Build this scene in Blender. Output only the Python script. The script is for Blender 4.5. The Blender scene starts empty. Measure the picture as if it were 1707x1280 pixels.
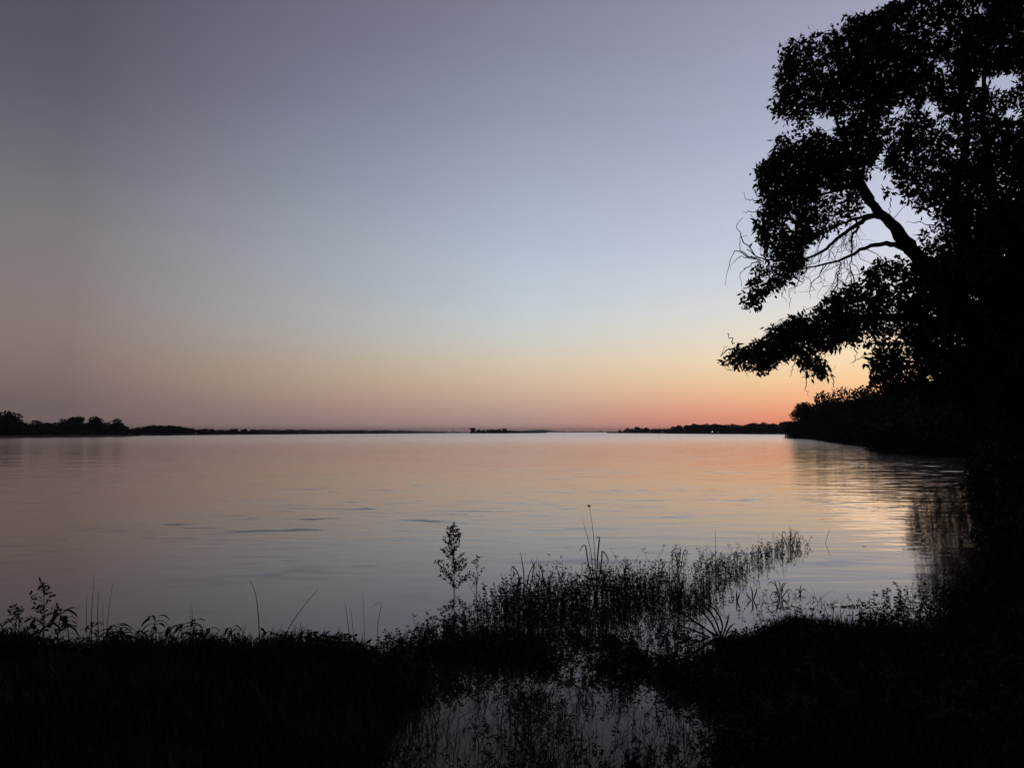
import bpy, math, random
import numpy as np
from mathutils import Vector

R = math.radians
rnd = random.Random(7)
rng = np.random.default_rng(7)
scene = bpy.context.scene
col = scene.collection

# ------------------------------------------------------------------ camera
W0, H0, F0 = 1707.0, 1280.0, 1290.0          # photograph size and focal length in its pixels
CAM_H = 2.0                                   # lens above the water
PITCH = math.atan(80.0 / F0)                  # horizon 80 px below the middle
cam_d = bpy.data.cameras.new('camera')
cam_d.sensor_width = 36.0
cam_d.lens = F0 / W0 * 36.0
cam_d.clip_start = 0.1
cam_d.clip_end = 60000.0
cam = bpy.data.objects.new('camera', cam_d)
col.objects.link(cam)
cam.location = (0, 0, CAM_H)
cam.rotation_euler = (R(90) + PITCH, 0, 0)
scene.camera = cam

# ------------------------------------------------------------------ sky
def lin(c):
    return tuple((v / 255 / 12.92) if v / 255 <= 0.04045 else ((v / 255 + 0.055) / 1.055) ** 2.4 for v in c)

SUN_AZ = 27.0        # degrees right of straight ahead, where the sun went down
# (elevation in degrees, colour) per azimuth distance from the sunset point
SKY = {
    0.0:   [(0, (214, 120, 96)), (1.2, (246, 146, 106)), (2.6, (255, 188, 134)), (4.0, (255, 216, 162)), (5.6, (253, 228, 190)), (7.6, (238, 226, 212)),
            (11, (213, 217, 229)), (16, (195, 200, 221)), (22, (174, 178, 202)), (30, (152, 152, 175)), (50, (104, 105, 128)), (90, (62, 64, 84))],
    26.0:  [(0, (156, 128, 126)), (1.0, (170, 141, 136)), (2.4, (197, 166, 149)), (4.4, (213, 191, 164)), (6.4, (206, 202, 192)),
            (8.8, (195, 206, 212)), (12, (183, 196, 209)), (16, (169, 181, 199)), (23, (145, 151, 171)), (30, (125, 126, 144)), (50, (88, 90, 109)), (90, (62, 64, 84))],
    57.0:  [(0, (104, 92, 93)), (2.0, (112, 98, 98)), (4.0, (128, 112, 106)), (6.5, (137, 121, 114)), (9.5, (134, 124, 124)),
            (14, (124, 120, 126)), (20, (100, 98, 110)), (26, (84, 83, 98)), (50, (66, 67, 83)), (90, (62, 64, 84))],
    180.0: [(0, (40, 40, 50)), (6, (48, 47, 58)), (14, (54, 52, 64)), (26, (52, 53, 68)), (50, (55, 57, 74)), (90, (62, 64, 84))],
}
HAZE_DENSITY, HAZE_TOP = 0.00010, 45.0        # the haze box (built last) dims the lowest sky, which is brighter behind it
def behind_haze(el, c):
    k = math.exp(-min(0.42, HAZE_DENSITY * HAZE_TOP / math.tan(R(max(el, 0.05)))))
    return np.array([max(0.02, (v - a * (1 - k)) / k) for v, a in zip(c, (0.048, 0.065, 0.081))])
world = bpy.data.worlds.new('World')
scene.world = world
world.use_nodes = True
nt = world.node_tree
nt.nodes.clear()
def N(tree, typ, **kw):
    n = tree.nodes.new(typ)
    for k, v in kw.items():
        setattr(n, k, v)
    return n
def math_node(tree, op, a=None, b=None, clamp=False):
    n = N(tree, 'ShaderNodeMath', operation=op, use_clamp=clamp)
    for i, v in enumerate((a, b)):
        if v is None:
            continue
        if isinstance(v, (int, float)):
            n.inputs[i].default_value = v
        else:
            tree.links.new(v, n.inputs[i])
    return n.outputs[0]
tc = N(nt, 'ShaderNodeTexCoord')
sep = N(nt, 'ShaderNodeSeparateXYZ')
nt.links.new(tc.outputs['Generated'], sep.inputs[0])
elev = math_node(nt, 'DIVIDE', math_node(nt, 'ARCSINE', sep.outputs[2]), math.pi / 2)   # 0 horizon, 1 zenith
elev = math_node(nt, 'MAXIMUM', elev, 0.0)
elev = math_node(nt, 'POWER', elev, 0.5)            # more room for the stops near the horizon
hl = math_node(nt, 'SQRT', math_node(nt, 'ADD', math_node(nt, 'MULTIPLY', sep.outputs[0], sep.outputs[0]),
               math_node(nt, 'ADD', math_node(nt, 'MULTIPLY', sep.outputs[1], sep.outputs[1]), 1e-6)))
dt = math_node(nt, 'DIVIDE', math_node(nt, 'ADD', math_node(nt, 'MULTIPLY', sep.outputs[0], math.sin(R(SUN_AZ))),
               math_node(nt, 'MULTIPLY', sep.outputs[1], math.cos(R(SUN_AZ)))), hl)
dt = math_node(nt, 'MINIMUM', math_node(nt, 'MAXIMUM', dt, -1.0), 1.0)
azd = math_node(nt, 'DIVIDE', math_node(nt, 'ARCCOSINE', dt), math.pi)                  # 0 at the sunset, 1 opposite
def sky_ramp(stops):
    n = N(nt, 'ShaderNodeValToRGB')
    n.color_ramp.interpolation = 'LINEAR'
    xs = [math.sqrt(s[0] / 90) for s in stops]
    cs = np.array([lin(s[1]) for s in stops])
    # finer, rounded stops
    fx = np.linspace(0, 1, 30)
    dense = np.linspace(0, 1, 600)
    dc = np.stack([np.interp(dense, xs, cs[:, k]) for k in range(3)], 1)
    ker = np.exp(-0.5 * (np.arange(-30, 31) / 9.0) ** 2); ker /= ker.sum()
    pad = np.concatenate([np.repeat(dc[:1], 30, 0), dc, np.repeat(dc[-1:], 30, 0)])
    dc = np.stack([np.convolve(pad[:, k], ker, 'valid') for k in range(3)], 1)
    els = n.color_ramp.elements
    while len(els) < 30:
        els.new(0.5)
    for i, x in enumerate(fx):
        els[i].position = float(x)
    for i, x in enumerate(fx):
        els[i].color = tuple(float(v) for v in behind_haze(90 * x * x, [np.interp(x, dense, dc[:, k]) for k in range(3)])) + (1,)
    nt.links.new(elev, n.inputs[0])
    return n.outputs[0]
keys = sorted(SKY)
acc = sky_ramp(SKY[keys[0]])
for a, b in zip(keys, keys[1:]):
    mr = N(nt, 'ShaderNodeMapRange')
    mr.interpolation_type = 'LINEAR' if b < 100 else 'SMOOTHERSTEP'
    mr.inputs['From Min'].default_value = (a if b < 100 else a - 18) / 180
    mr.inputs['From Max'].default_value = b / 180 if b < 100 else 0.86
    if b > 100:
        mr.interpolation_type = 'LINEAR'
        mr.inputs['From Min'].default_value = a / 180
    nt.links.new(azd, mr.inputs['Value'])
    mx = N(nt, 'ShaderNodeMix', data_type='RGBA')
    nt.links.new(mr.outputs[0], mx.inputs['Factor'])
    nt.links.new(acc, mx.inputs['A'])
    nt.links.new(sky_ramp(SKY[b]), mx.inputs['B'])
    acc = mx.outputs['Result']
bg = N(nt, 'ShaderNodeBackground')
bg.inputs['Strength'].default_value = 1.0
out = N(nt, 'ShaderNodeOutputWorld')
mpz = N(nt, 'ShaderNodeMapping'); mpz.inputs['Scale'].default_value = (1.0, 1.0, 9.0)
nt.links.new(tc.outputs['Generated'], mpz.inputs['Vector'])
nzs = N(nt, 'ShaderNodeTexNoise'); nzs.inputs['Scale'].default_value = 2.2; nzs.inputs['Detail'].default_value = 4
nt.links.new(mpz.outputs[0], nzs.inputs['Vector'])
vs_ = N(nt, 'ShaderNodeVectorMath', operation='SCALE')
nt.links.new(acc, vs_.inputs[0])
nt.links.new(math_node(nt, 'ADD', math_node(nt, 'MULTIPLY', nzs.outputs['Fac'], 0.07), 0.965), vs_.inputs['Scale'])
nt.links.new(vs_.outputs[0], bg.inputs['Color'])
nt.links.new(bg.outputs[0], out.inputs[0])

# the last glow of the sun that has just gone down
sl = bpy.data.lights.new('sun', 'SUN')
sl.energy = 0.02
sl.angle = R(12)
sl.color = (1.0, 0.62, 0.40)
sun = bpy.data.objects.new('sun', sl)
col.objects.link(sun)
sd = Vector((math.sin(R(SUN_AZ)) * math.cos(R(1)), math.cos(R(SUN_AZ)) * math.cos(R(1)), math.sin(R(1))))
sun.rotation_euler = (-sd).to_track_quat('-Z', 'Y').to_euler()

scene.view_settings.view_transform = 'Standard'
scene.view_settings.look = 'None'
scene.view_settings.exposure = 0.0
scene.view_settings.gamma = 1.0
scene.view_settings.use_curve_mapping = False
scene.cycles.max_bounces = 6
scene.cycles.diffuse_bounces = 2
scene.cycles.glossy_bounces = 3
scene.cycles.use_denoising = True

# ------------------------------------------------------------------ pixels to places
SP, CP = math.sin(PITCH), math.cos(PITCH)
def ray(px, py):
    dx, dz = (px - W0 / 2) / F0, -(py - H0 / 2) / F0
    return np.array([dx, CP - dz * SP, SP + dz * CP])
def at(px, py, depth):
    d = ray(px, py)
    return np.array([0, 0, CAM_H]) + d * (depth / d[1])
def gr(px, py, z=0.0):
    d = ray(px, py)
    t = (z - CAM_H) / d[2]
    return np.array([0, 0, CAM_H]) + d * t

# ------------------------------------------------------------------ materials
def mat(name, base, rough=0.7, spec=0.3, vary=0.35, scale=6.0, bump=0.0, two=None):
    m = bpy.data.materials.new(name)
    m.use_nodes = True
    t = m.node_tree
    b = t.nodes['Principled BSDF']
    b.inputs['Roughness'].default_value = rough
    b.inputs['Specular IOR Level'].default_value = spec
    geo = N(t, 'ShaderNodeNewGeometry')
    nz = N(t, 'ShaderNodeTexNoise')
    nz.inputs['Scale'].default_value = scale
    nz.inputs['Detail'].default_value = 4
    t.links.new(geo.outputs['Position'], nz.inputs['Vector'])
    cr = N(t, 'ShaderNodeValToRGB')
    cr.color_ramp.elements[0].position = 0.3
    cr.color_ramp.elements[1].position = 0.7
    c2 = two or tuple(v * (1 + vary) for v in base)
    c1 = base if two else tuple(v * (1 - vary) for v in base)
    cr.color_ramp.elements[0].color = (*c1, 1)
    cr.color_ramp.elements[1].color = (*c2, 1)
    t.links.new(nz.outputs['Fac'], cr.inputs[0])
    t.links.new(cr.outputs[0], b.inputs['Base Color'])
    if bump:
        bp = N(t, 'ShaderNodeBump')
        bp.inputs['Strength'].default_value = bump
        bp.inputs['Distance'].default_value = 0.03
        t.links.new(nz.outputs['Fac'], bp.inputs['Height'])
        t.links.new(bp.outputs[0], b.inputs['Normal'])
    return m
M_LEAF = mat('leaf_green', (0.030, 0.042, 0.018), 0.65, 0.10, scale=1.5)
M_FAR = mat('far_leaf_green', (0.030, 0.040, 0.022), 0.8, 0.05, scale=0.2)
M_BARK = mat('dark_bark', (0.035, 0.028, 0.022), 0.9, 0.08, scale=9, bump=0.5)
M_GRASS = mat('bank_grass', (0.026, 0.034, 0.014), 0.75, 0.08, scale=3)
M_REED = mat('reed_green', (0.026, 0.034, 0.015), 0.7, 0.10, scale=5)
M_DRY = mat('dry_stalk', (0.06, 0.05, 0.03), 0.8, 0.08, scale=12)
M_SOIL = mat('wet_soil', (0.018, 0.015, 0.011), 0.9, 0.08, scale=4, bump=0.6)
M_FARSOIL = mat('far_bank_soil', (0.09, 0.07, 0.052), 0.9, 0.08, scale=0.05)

# ------------------------------------------------------------------ helpers
def tag(o, label=None, cat=None, group=None, kind=None):
    if label: o['label'] = label
    if cat: o['category'] = cat
    if group: o['group'] = group
    if kind: o['kind'] = kind
    return o
class MB:
    def __init__(self):
        self.v, self.f, self.n = [], [], 0
    def add(self, v, f):
        v = np.asarray(v, float).reshape(-1, 3)
        self.v.append(v)
        self.f.extend([tuple(int(i) + self.n for i in q) for q in f])
        self.n += len(v)
    def quads(self, v):
        """(N,4,3) separate quads"""
        v = np.asarray(v, float)
        k = len(v)
        self.v.append(v.reshape(-1, 3))
        idx = (np.arange(k * 4) + self.n).reshape(k, 4)
        self.f.extend(map(tuple, idx.tolist()))
        self.n += k * 4
    def tube(self, pts, rad, sides=6, cap=True):
        pts = [np.asarray(p, float) for p in pts]
        if not hasattr(rad, '__len__'):
            rad = [rad] * len(pts)
        vs, fs = [], []
        up = np.array([0.31, 0.17, 0.93])
        for i, p in enumerate(pts):
            t = pts[min(i + 1, len(pts) - 1)] - pts[max(i - 1, 0)]
            t = t / (np.linalg.norm(t) + 1e-9)
            a = np.cross(t, up)
            if np.linalg.norm(a) < 0.1:
                a = np.cross(t, np.array([1.0, 0, 0]))
            a /= np.linalg.norm(a)
            b = np.cross(t, a)
            for k in range(sides):
                an = 2 * math.pi * k / sides
                vs.append(p + (a * math.cos(an) + b * math.sin(an)) * rad[i])
        for i in range(len(pts) - 1):
            for k in range(sides):
                k2 = (k + 1) % sides
                fs.append((i * sides + k, i * sides + k2, (i + 1) * sides + k2, (i + 1) * sides + k))
        if cap:
            fs.append(tuple(range(sides - 1, -1, -1)))
            m = (len(pts) - 1) * sides
            fs.append(tuple(range(m, m + sides)))
        self.add(vs, fs)
    def mesh(self, name, material, smooth=False):
        me = bpy.data.meshes.new(name)
        v = np.concatenate(self.v) if self.v else np.zeros((0, 3))
        me.from_pydata(v.tolist(), [], self.f)
        me.materials.append(material)
        if smooth:
            me.polygons.foreach_set('use_smooth', [True] * len(me.polygons))
        me.update()
        return me
    def build(self, name, material, parent=None, smooth=False, origin=None):
        if origin is not None and self.v:
            self.v = [np.concatenate(self.v) - np.asarray(origin)]
        me = self.mesh(name, material, smooth)
        o = bpy.data.objects.new(name, me)
        col.objects.link(o)
        if parent is not None:
            o.parent = parent
        elif origin is not None:
            o.location = origin
        return o
def empty(name, loc, rz=0.0, sc=1.0):
    o = bpy.data.objects.new(name, None)
    o.empty_display_size = 0.2
    col.objects.link(o)
    o.location = loc
    o.rotation_euler = (0, 0, rz)
    o.scale = (sc, sc, sc)
    return o
def unit(a):
    return a / (np.linalg.norm(a, axis=-1, keepdims=True) + 1e-9)
def smooth_path(pts, n):
    """Catmull-Rom through the points"""
    P = np.array(pts, float)
    P = np.concatenate([2 * P[:1] - P[1:2], P, 2 * P[-1:] - P[-2:-1]])
    k = len(P) - 3
    o = []
    for s in np.linspace(0, k - 1e-6, n):
        i = int(s); u = s - i
        a, b, c, d = P[i], P[i + 1], P[i + 2], P[i + 3]
        o.append(0.5 * ((2 * b) + (-a + c) * u + (2 * a - 5 * b + 4 * c - d) * u * u + (-a + 3 * b - 3 * c + d) * u ** 3))
    return np.array(o)
def leaf_quads(c, d, L, Wd, roll=None):
    """kite leaves: base c, direction d, half-way widest"""
    k = len(c)
    d = unit(d)
    r = rng.normal(size=(k, 3)) if roll is None else roll
    s = unit(np.cross(d, r))
    nrm = np.cross(s, d)
    L = np.broadcast_to(np.asarray(L, float), (k,))[:, None]
    Wd = np.broadcast_to(np.asarray(Wd, float), (k,))[:, None]
    mid = c + d * L * 0.45
    q = np.stack([c, mid + s * Wd * 0.5 + nrm * Wd * 0.12, c + d * L, mid - s * Wd * 0.5 + nrm * Wd * 0.12], 1)
    return q
def in_poly(px, py, poly):
    px, py = np.asarray(px, float), np.asarray(py, float)
    ins = np.zeros(px.shape, bool)
    n = len(poly)
    for i in range(n):
        x1, y1 = poly[i][:2]; x2, y2 = poly[(i + 1) % n][:2]
        c = ((y1 > py) != (y2 > py))
        with np.errstate(divide='ignore', invalid='ignore'):
            xi = (x2 - x1) * (py - y1) / (y2 - y1 + 1e-12) + x1
        ins ^= c & (px < xi)
    return ins
def poly_dist(px, py, poly):
    px, py = np.asarray(px, float), np.asarray(py, float)
    best = np.full(px.shape, 1e9)
    n = len(poly)
    for i in range(n):
        x1, y1 = poly[i][:2]; x2, y2 = poly[(i + 1) % n][:2]
        dx, dy = x2 - x1, y2 - y1
        t = np.clip(((px - x1) * dx + (py - y1) * dy) / (dx * dx + dy * dy + 1e-12), 0, 1)
        best = np.minimum(best, np.hypot(px - x1 - t * dx, py - y1 - t * dy))
    return best
_perm = np.random.default_rng(3).random((64, 64, 64))
def vnoise(p, scale):
    """value noise 0..1, p (N,3)"""
    p = np.asarray(p, float) * scale
    i = np.floor(p).astype(int); f = p - i
    f = f * f * (3 - 2 * f)
    r = 0
    for dx in (0, 1):
        for dy in (0, 1):
            for dz in (0, 1):
                w = (f[..., 0] if dx else 1 - f[..., 0]) * (f[..., 1] if dy else 1 - f[..., 1]) * (f[..., 2] if dz else 1 - f[..., 2])
                r = r + w * _perm[(i[..., 0] + dx) % 64, (i[..., 1] + dy) % 64, (i[..., 2] + dz) % 64]
    return r

# ------------------------------------------------------------------ near bank (ground)
def g2(px, py):
    p = gr(px, py); return (p[0], p[1])
LAND = [(-60, 6.2), (-14, 6.6)] + [g2(*q) for q in [
    (-100, 1104), (60, 1100), (250, 1100), (420, 1102), (560, 1104), (640, 1118), (690, 1168), (690, 1215), (660, 1255), (590, 1280), (560, 1330),
    (700, 1500), (1000, 1480), (1190, 1380), (1225, 1270), (1250, 1190), (1175, 1120), (1185, 1085), (1250, 1060), (1330, 1052), (1420, 1064), (1500, 1052), (1590, 1028), (1640, 1000)]] + [
    (6.3, 10.3), (9.3, 15), (13.3, 22), (18.2, 30), (24.5, 40), (31.0, 50), (38.0, 60), (41.5, 65.5), (37.0, 67.2), (35.0, 69.2), (36.5, 71.0), (41.5, 78), (45.5, 90),
    (62, 143), (80, 200), (92, 252), (97, 262), (120, 275), (400, 330), (400, -30), (-60, -30)]
def ground_h(x, y):
    x, y = np.asarray(x, float), np.asarray(y, float)
    d = poly_dist(x, y, LAND)
    ins = in_poly(x, y, LAND)
    p = np.stack([x, y, np.zeros_like(x)], -1)
    near = np.clip((14 - y) / 4, 0, 1)
    sd_ = np.where(ins, d, -d) + near * (0.9 * (vnoise(p + 17.0, 0.9) - 0.5) + 0.45 * (vnoise(p + 3.0, 2.6) - 0.5))
    ins = sd_ > 0; d = np.abs(sd_)
    n = vnoise(p, 1.1) - 0.5
    n2 = vnoise(p, 4.3) - 0.5
    far = np.clip((y - 25) / 25, 0, 1)
    top = 0.28 + 0.9 * np.clip((x - 5.5) / 5, 0, 1) * (1 - 0.5 * far)
    hin = 0.015 + top * (1 - np.exp(-d / (1.8 + 2.5 * far))) + 0.10 * n * np.clip(d * 2, 0, 1) + 0.05 * n2
    hout = -0.03 - 0.35 * np.clip(d, 0, 4) + 0.05 * n * 0
    # drowned tussocks of the flooded strip between the pool and the river
    band = in_poly(x, y, BAND)
    bd = poly_dist(x, y, BAND)
    hb = -0.045 + 0.16 * n + 0.08 * n2
    w = np.where(band, np.clip(bd / 0.35, 0, 1), 0)
    hout = hout * (1 - w) + hb * w
    pool = in_poly(x, y, POOL)
    wp = np.where(pool, np.clip(poly_dist(x, y, POOL) / 0.25, 0, 1), 0)
    hout = hout * (1 - wp) + (-0.075 + 0.20 * n + 0.12 * n2) * wp
    return np.where(ins, hin, hout)
BAND = [g2(*q) for q in [(600, 1120), (640, 1085), (760, 1066), (900, 1060), (1010, 1066), (1120, 1062), (1240, 1052), (1300, 1060), (1260, 1130),
                         (1240, 1165), (1120, 1162), (1000, 1158), (900, 1165), (800, 1160), (700, 1172), (600, 1200)]]
POOL = [g2(*q) for q in [(560, 1330), (600, 1270), (680, 1200), (700, 1165), (900, 1150), (1240, 1150), (1250, 1290), (1180, 1400), (800, 1480)]]
xs = np.concatenate([np.arange(-60, -12, 3), np.arange(-12, 12, 0.13), np.arange(12, 60, 1.0), np.arange(60, 401, 10)])
ys = np.concatenate([np.arange(-30, -2, 3), np.arange(-2, 14, 0.13), np.arange(14, 110, 1.0), np.arange(110, 331, 6)])
GX, GY = np.meshgrid(xs, ys)
GZ = ground_h(GX.ravel(), GY.ravel())
gm = MB()
nx, ny = len(xs), len(ys)
gf = [(j * nx + i, j * nx + i + 1, (j + 1) * nx + i + 1, (j + 1) * nx + i) for j in range(ny - 1) for i in range(nx - 1)]
gm.add(np.stack([GX.ravel(), GY.ravel(), GZ], 1), gf)
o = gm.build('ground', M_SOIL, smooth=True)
tag(o, 'dark low river bank in the foreground and along the right', kind='structure')

# ------------------------------------------------------------------ river
wm = bpy.data.materials.new('river_water')
wm.use_nodes = True
t = wm.node_tree
b = t.nodes['Principled BSDF']
geo = N(t, 'ShaderNodeNewGeometry')
def wnoise(scale, sx, sy, detail=2.0, rough=0.5, off=(0, 0, 0), rot=0.0):
    mp = N(t, 'ShaderNodeMapping')
    mp.inputs['Scale'].default_value = (sx, sy, 1)
    mp.inputs['Location'].default_value = off
    mp.inputs['Rotation'].default_value = (0, 0, rot)
    t.links.new(geo.outputs['Position'], mp.inputs['Vector'])
    n = N(t, 'ShaderNodeTexNoise')
    n.inputs['Scale'].default_value = scale
    n.inputs['Detail'].default_value = detail
    n.inputs['Roughness'].default_value = rough
    n.inputs['Distortion'].default_value = 0.5
    t.links.new(mp.outputs[0], n.inputs['Vector'])
    return n.outputs['Fac']
def mrange(v, a, b_, c=0.0, d=1.0, smooth=True):
    n = N(t, 'ShaderNodeMapRange')
    n.interpolation_type = 'SMOOTHSTEP' if smooth else 'LINEAR'
    for k, x in zip(('From Min', 'From Max', 'To Min', 'To Max'), (a, b_, c, d)):
        n.inputs[k].default_value = x
    t.links.new(v, n.inputs['Value'])
    return n.outputs[0]
swell = wnoise(0.35, 0.6, 1.0, 2.0)                          # slow heave of the current
ripple = wnoise(1.9, 0.50, 1.0, 3.0, 0.55, off=(3, 7, 0))          # small ripples
patch = mrange(wnoise(0.16, 0.7, 1.0, 2.0, 0.5, off=(5, 31, 0)), 0.38, 0.62)             # where the current boils up
boil = mrange(wnoise(0.75, 0.30, 1.0, 3.0, 0.55, off=(11, 2, 0), rot=0.06), 0.56, 0.70)  # upwellings, their rims catch darker sky
streak = math_node(t, 'MULTIPLY', mrange(wnoise(1.3, 0.36, 1.0, 3.0, 0.5, off=(40, 13, 0), rot=-0.08), 0.57, 0.74), patch)
wspx = N(t, 'ShaderNodeSeparateXYZ'); t.links.new(geo.outputs['Position'], wspx.inputs[0])
# quicker water where the current rounds the spit on the right
dx = math_node(t, 'DIVIDE', math_node(t, 'SUBTRACT', math_node(t, 'SUBTRACT', wspx.outputs[0], math_node(t, 'MULTIPLY', wspx.outputs[1], 0.50)), 0.0), 9.0)
dy = math_node(t, 'DIVIDE', math_node(t, 'SUBTRACT', wspx.outputs[1], 62.0), 52.0)
fast = mrange(math_node(t, 'ADD', math_node(t, 'MULTIPLY', dx, dx), math_node(t, 'MULTIPLY', dy, dy)), 0.0, 1.6, 1.0, 0.0)
calm = mrange(wspx.outputs[1], 8.0, 18.0, 0.08, 1.0)            # still among the drowned grass
h = math_node(t, 'MULTIPLY', swell, 0.014)
h = math_node(t, 'ADD', h, math_node(t, 'MULTIPLY', ripple, 0.0075))
h = math_node(t, 'ADD', h, math_node(t, 'MULTIPLY', boil, 0.0035))
h = math_node(t, 'MULTIPLY', h, calm)
h = math_node(t, 'ADD', h, math_node(t, 'MULTIPLY', math_node(t, 'MULTIPLY', wnoise(1.1, 0.30, 1.0, 2.0, off=(1, 9, 0)), fast), 0.028))
rmul = N(t, 'ShaderNodeMath', operation='MULTIPLY')
# waves too far to see singly act as roughness
t.links.new(mrange(wspx.outputs[1], 20.0, 320.0, 0.055, 0.24, smooth=False), rmul.inputs[0]); t.links.new(mrange(wspx.outputs[1], 5.0, 12.0, 0.6, 1.0), rmul.inputs[1])
bp = N(t, 'ShaderNodeBump')
bp.inputs['Strength'].default_value = 1.0
bp.inputs['Distance'].default_value = 1.0
t.links.new(h, bp.inputs['Height'])
# steep upstream faces of the little standing waves
cmb = N(t, 'ShaderNodeCombineXYZ')
fine = mrange(wnoise(2.8, 0.34, 1.0, 3.0, 0.5, off=(7, 3, 0), rot=0.06), 0.58, 0.78)
tilt = math_node(t, 'ADD', math_node(t, 'MULTIPLY', streak, -0.105), math_node(t, 'MULTIPLY', math_node(t, 'MULTIPLY', fine, patch), -0.13))
t.links.new(math_node(t, 'MULTIPLY', tilt, calm), cmb.inputs[1])
va = N(t, 'ShaderNodeVectorMath', operation='ADD')
t.links.new(bp.outputs[0], va.inputs[0]); t.links.new(cmb.outputs[0], va.inputs[1])
vn = N(t, 'ShaderNodeVectorMath', operation='NORMALIZE')
t.links.new(va.outputs[0], vn.inputs[0])
gl = N(t, 'ShaderNodeBsdfGlossy'); gl.inputs['Color'].default_value = (1.0, 0.935, 0.92, 1)
df = N(t, 'ShaderNodeBsdfDiffuse'); df.inputs['Color'].default_value = (0.09, 0.054, 0.043, 1)
fr_ = N(t, 'ShaderNodeFresnel'); fr_.inputs['IOR'].default_value = 1.45
for q in (gl, df, fr_): t.links.new(vn.outputs[0], q.inputs['Normal'])
t.links.new(rmul.outputs[0], gl.inputs['Roughness'])
mxs = N(t, 'ShaderNodeMixShader')
# darkening put into the near water: sky reflection turned down toward the camera
t.links.new(math_node(t, 'MULTIPLY', fr_.outputs[0], mrange(wspx.outputs[1], 5.0, 7.4, 0.55, 1.0)), mxs.inputs[0])
t.links.new(df.outputs[0], mxs.inputs[1]); t.links.new(gl.outputs[0], mxs.inputs[2])
t.links.new(mxs.outputs[0], t.nodes['Material Output'].inputs['Surface'])
t.nodes.remove(b)
wmesh = MB()
wmesh.add([(-11000, -60, 0), (11000, -60, 0), (11000, 11500, 0), (-11000, 11500, 0)], [(0, 1, 2, 3)])
o = wmesh.build('river_water', wm)
tag(o, 'calm wide river mirroring the dusk sky', kind='structure')

# ------------------------------------------------------------------ far banks
def bank(name, pts, height, label, back=60.0):
    """low far bank: shoreline points (px,py) on the water, land behind them"""
    P = [gr(*q) for q in pts]
    sp = smooth_path([(p[0], p[1], 0) for p in P], len(P) * 6)
    m = MB(); vs = []; fs = []
    prof = [(-2, -0.3), (0.3, 0.02), (1.6, 0.5 * height), (5, 0.8 * height), (20, height), (back, height * 1.2), (back + 30, -0.3)]
    k = len(prof)
    for p in sp:
        d = unit(np.array([p[0], p[1]]))
        for (a, z) in prof:
            a2 = a * (1 + 0.25 * rnd.uniform(-1, 1)) if 0 < a < 30 else a
            vs.append((p[0] + d[0] * a2, p[1] + d[1] * a2, z * (rnd.uniform(0.75, 1.25) if z > 0.1 else 1)))
    for i in range(len(sp) - 1):
        for j in range(k - 1):
            fs.append((i * k + j, (i + 1) * k + j, (i + 1) * k + j + 1, i * k + j + 1))
    m.add(vs, fs)
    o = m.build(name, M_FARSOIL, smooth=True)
    return tag(o, label, kind='structure')
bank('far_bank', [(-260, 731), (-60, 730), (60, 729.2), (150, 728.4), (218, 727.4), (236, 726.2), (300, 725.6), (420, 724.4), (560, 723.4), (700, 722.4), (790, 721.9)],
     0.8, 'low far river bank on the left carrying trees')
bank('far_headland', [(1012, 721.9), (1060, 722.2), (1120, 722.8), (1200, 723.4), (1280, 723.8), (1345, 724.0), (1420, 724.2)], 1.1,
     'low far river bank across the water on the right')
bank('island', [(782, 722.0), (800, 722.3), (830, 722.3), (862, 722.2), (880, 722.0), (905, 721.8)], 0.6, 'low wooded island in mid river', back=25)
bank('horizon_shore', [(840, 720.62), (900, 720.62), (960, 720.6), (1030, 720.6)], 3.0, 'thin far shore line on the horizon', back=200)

# distant hill, faint beyond the island
hm = MB()
hv, hf = [], []
hp = [(850, 720.0), (872, 717.6), (888, 716.6), (903, 715.6), (916, 717.0), (935, 718.8), (960, 720.0)]
hs = smooth_path([(p[0], p[1], 0) for p in hp], 30)
for p in hs:
    a = at(p[0], 720.0, 9000); z = max(0.0, at(p[0], p[1], 9000)[2] - CAM_H)
    hv += [(a[0], 8400, -5), (a[0], 9000, z + 0.5), (a[0], 9700, -5)]
for i in range(len(hs) - 1):
    hf += [(i * 3, i * 3 + 3, i * 3 + 4, i * 3 + 1), (i * 3 + 1, i * 3 + 4, i * 3 + 5, i * 3 + 2)]
hm.add(hv, hf)
tag(hm.build('hill', M_FAR, smooth=True), 'faint low hill on the horizon beyond the island', kind='structure')

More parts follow.
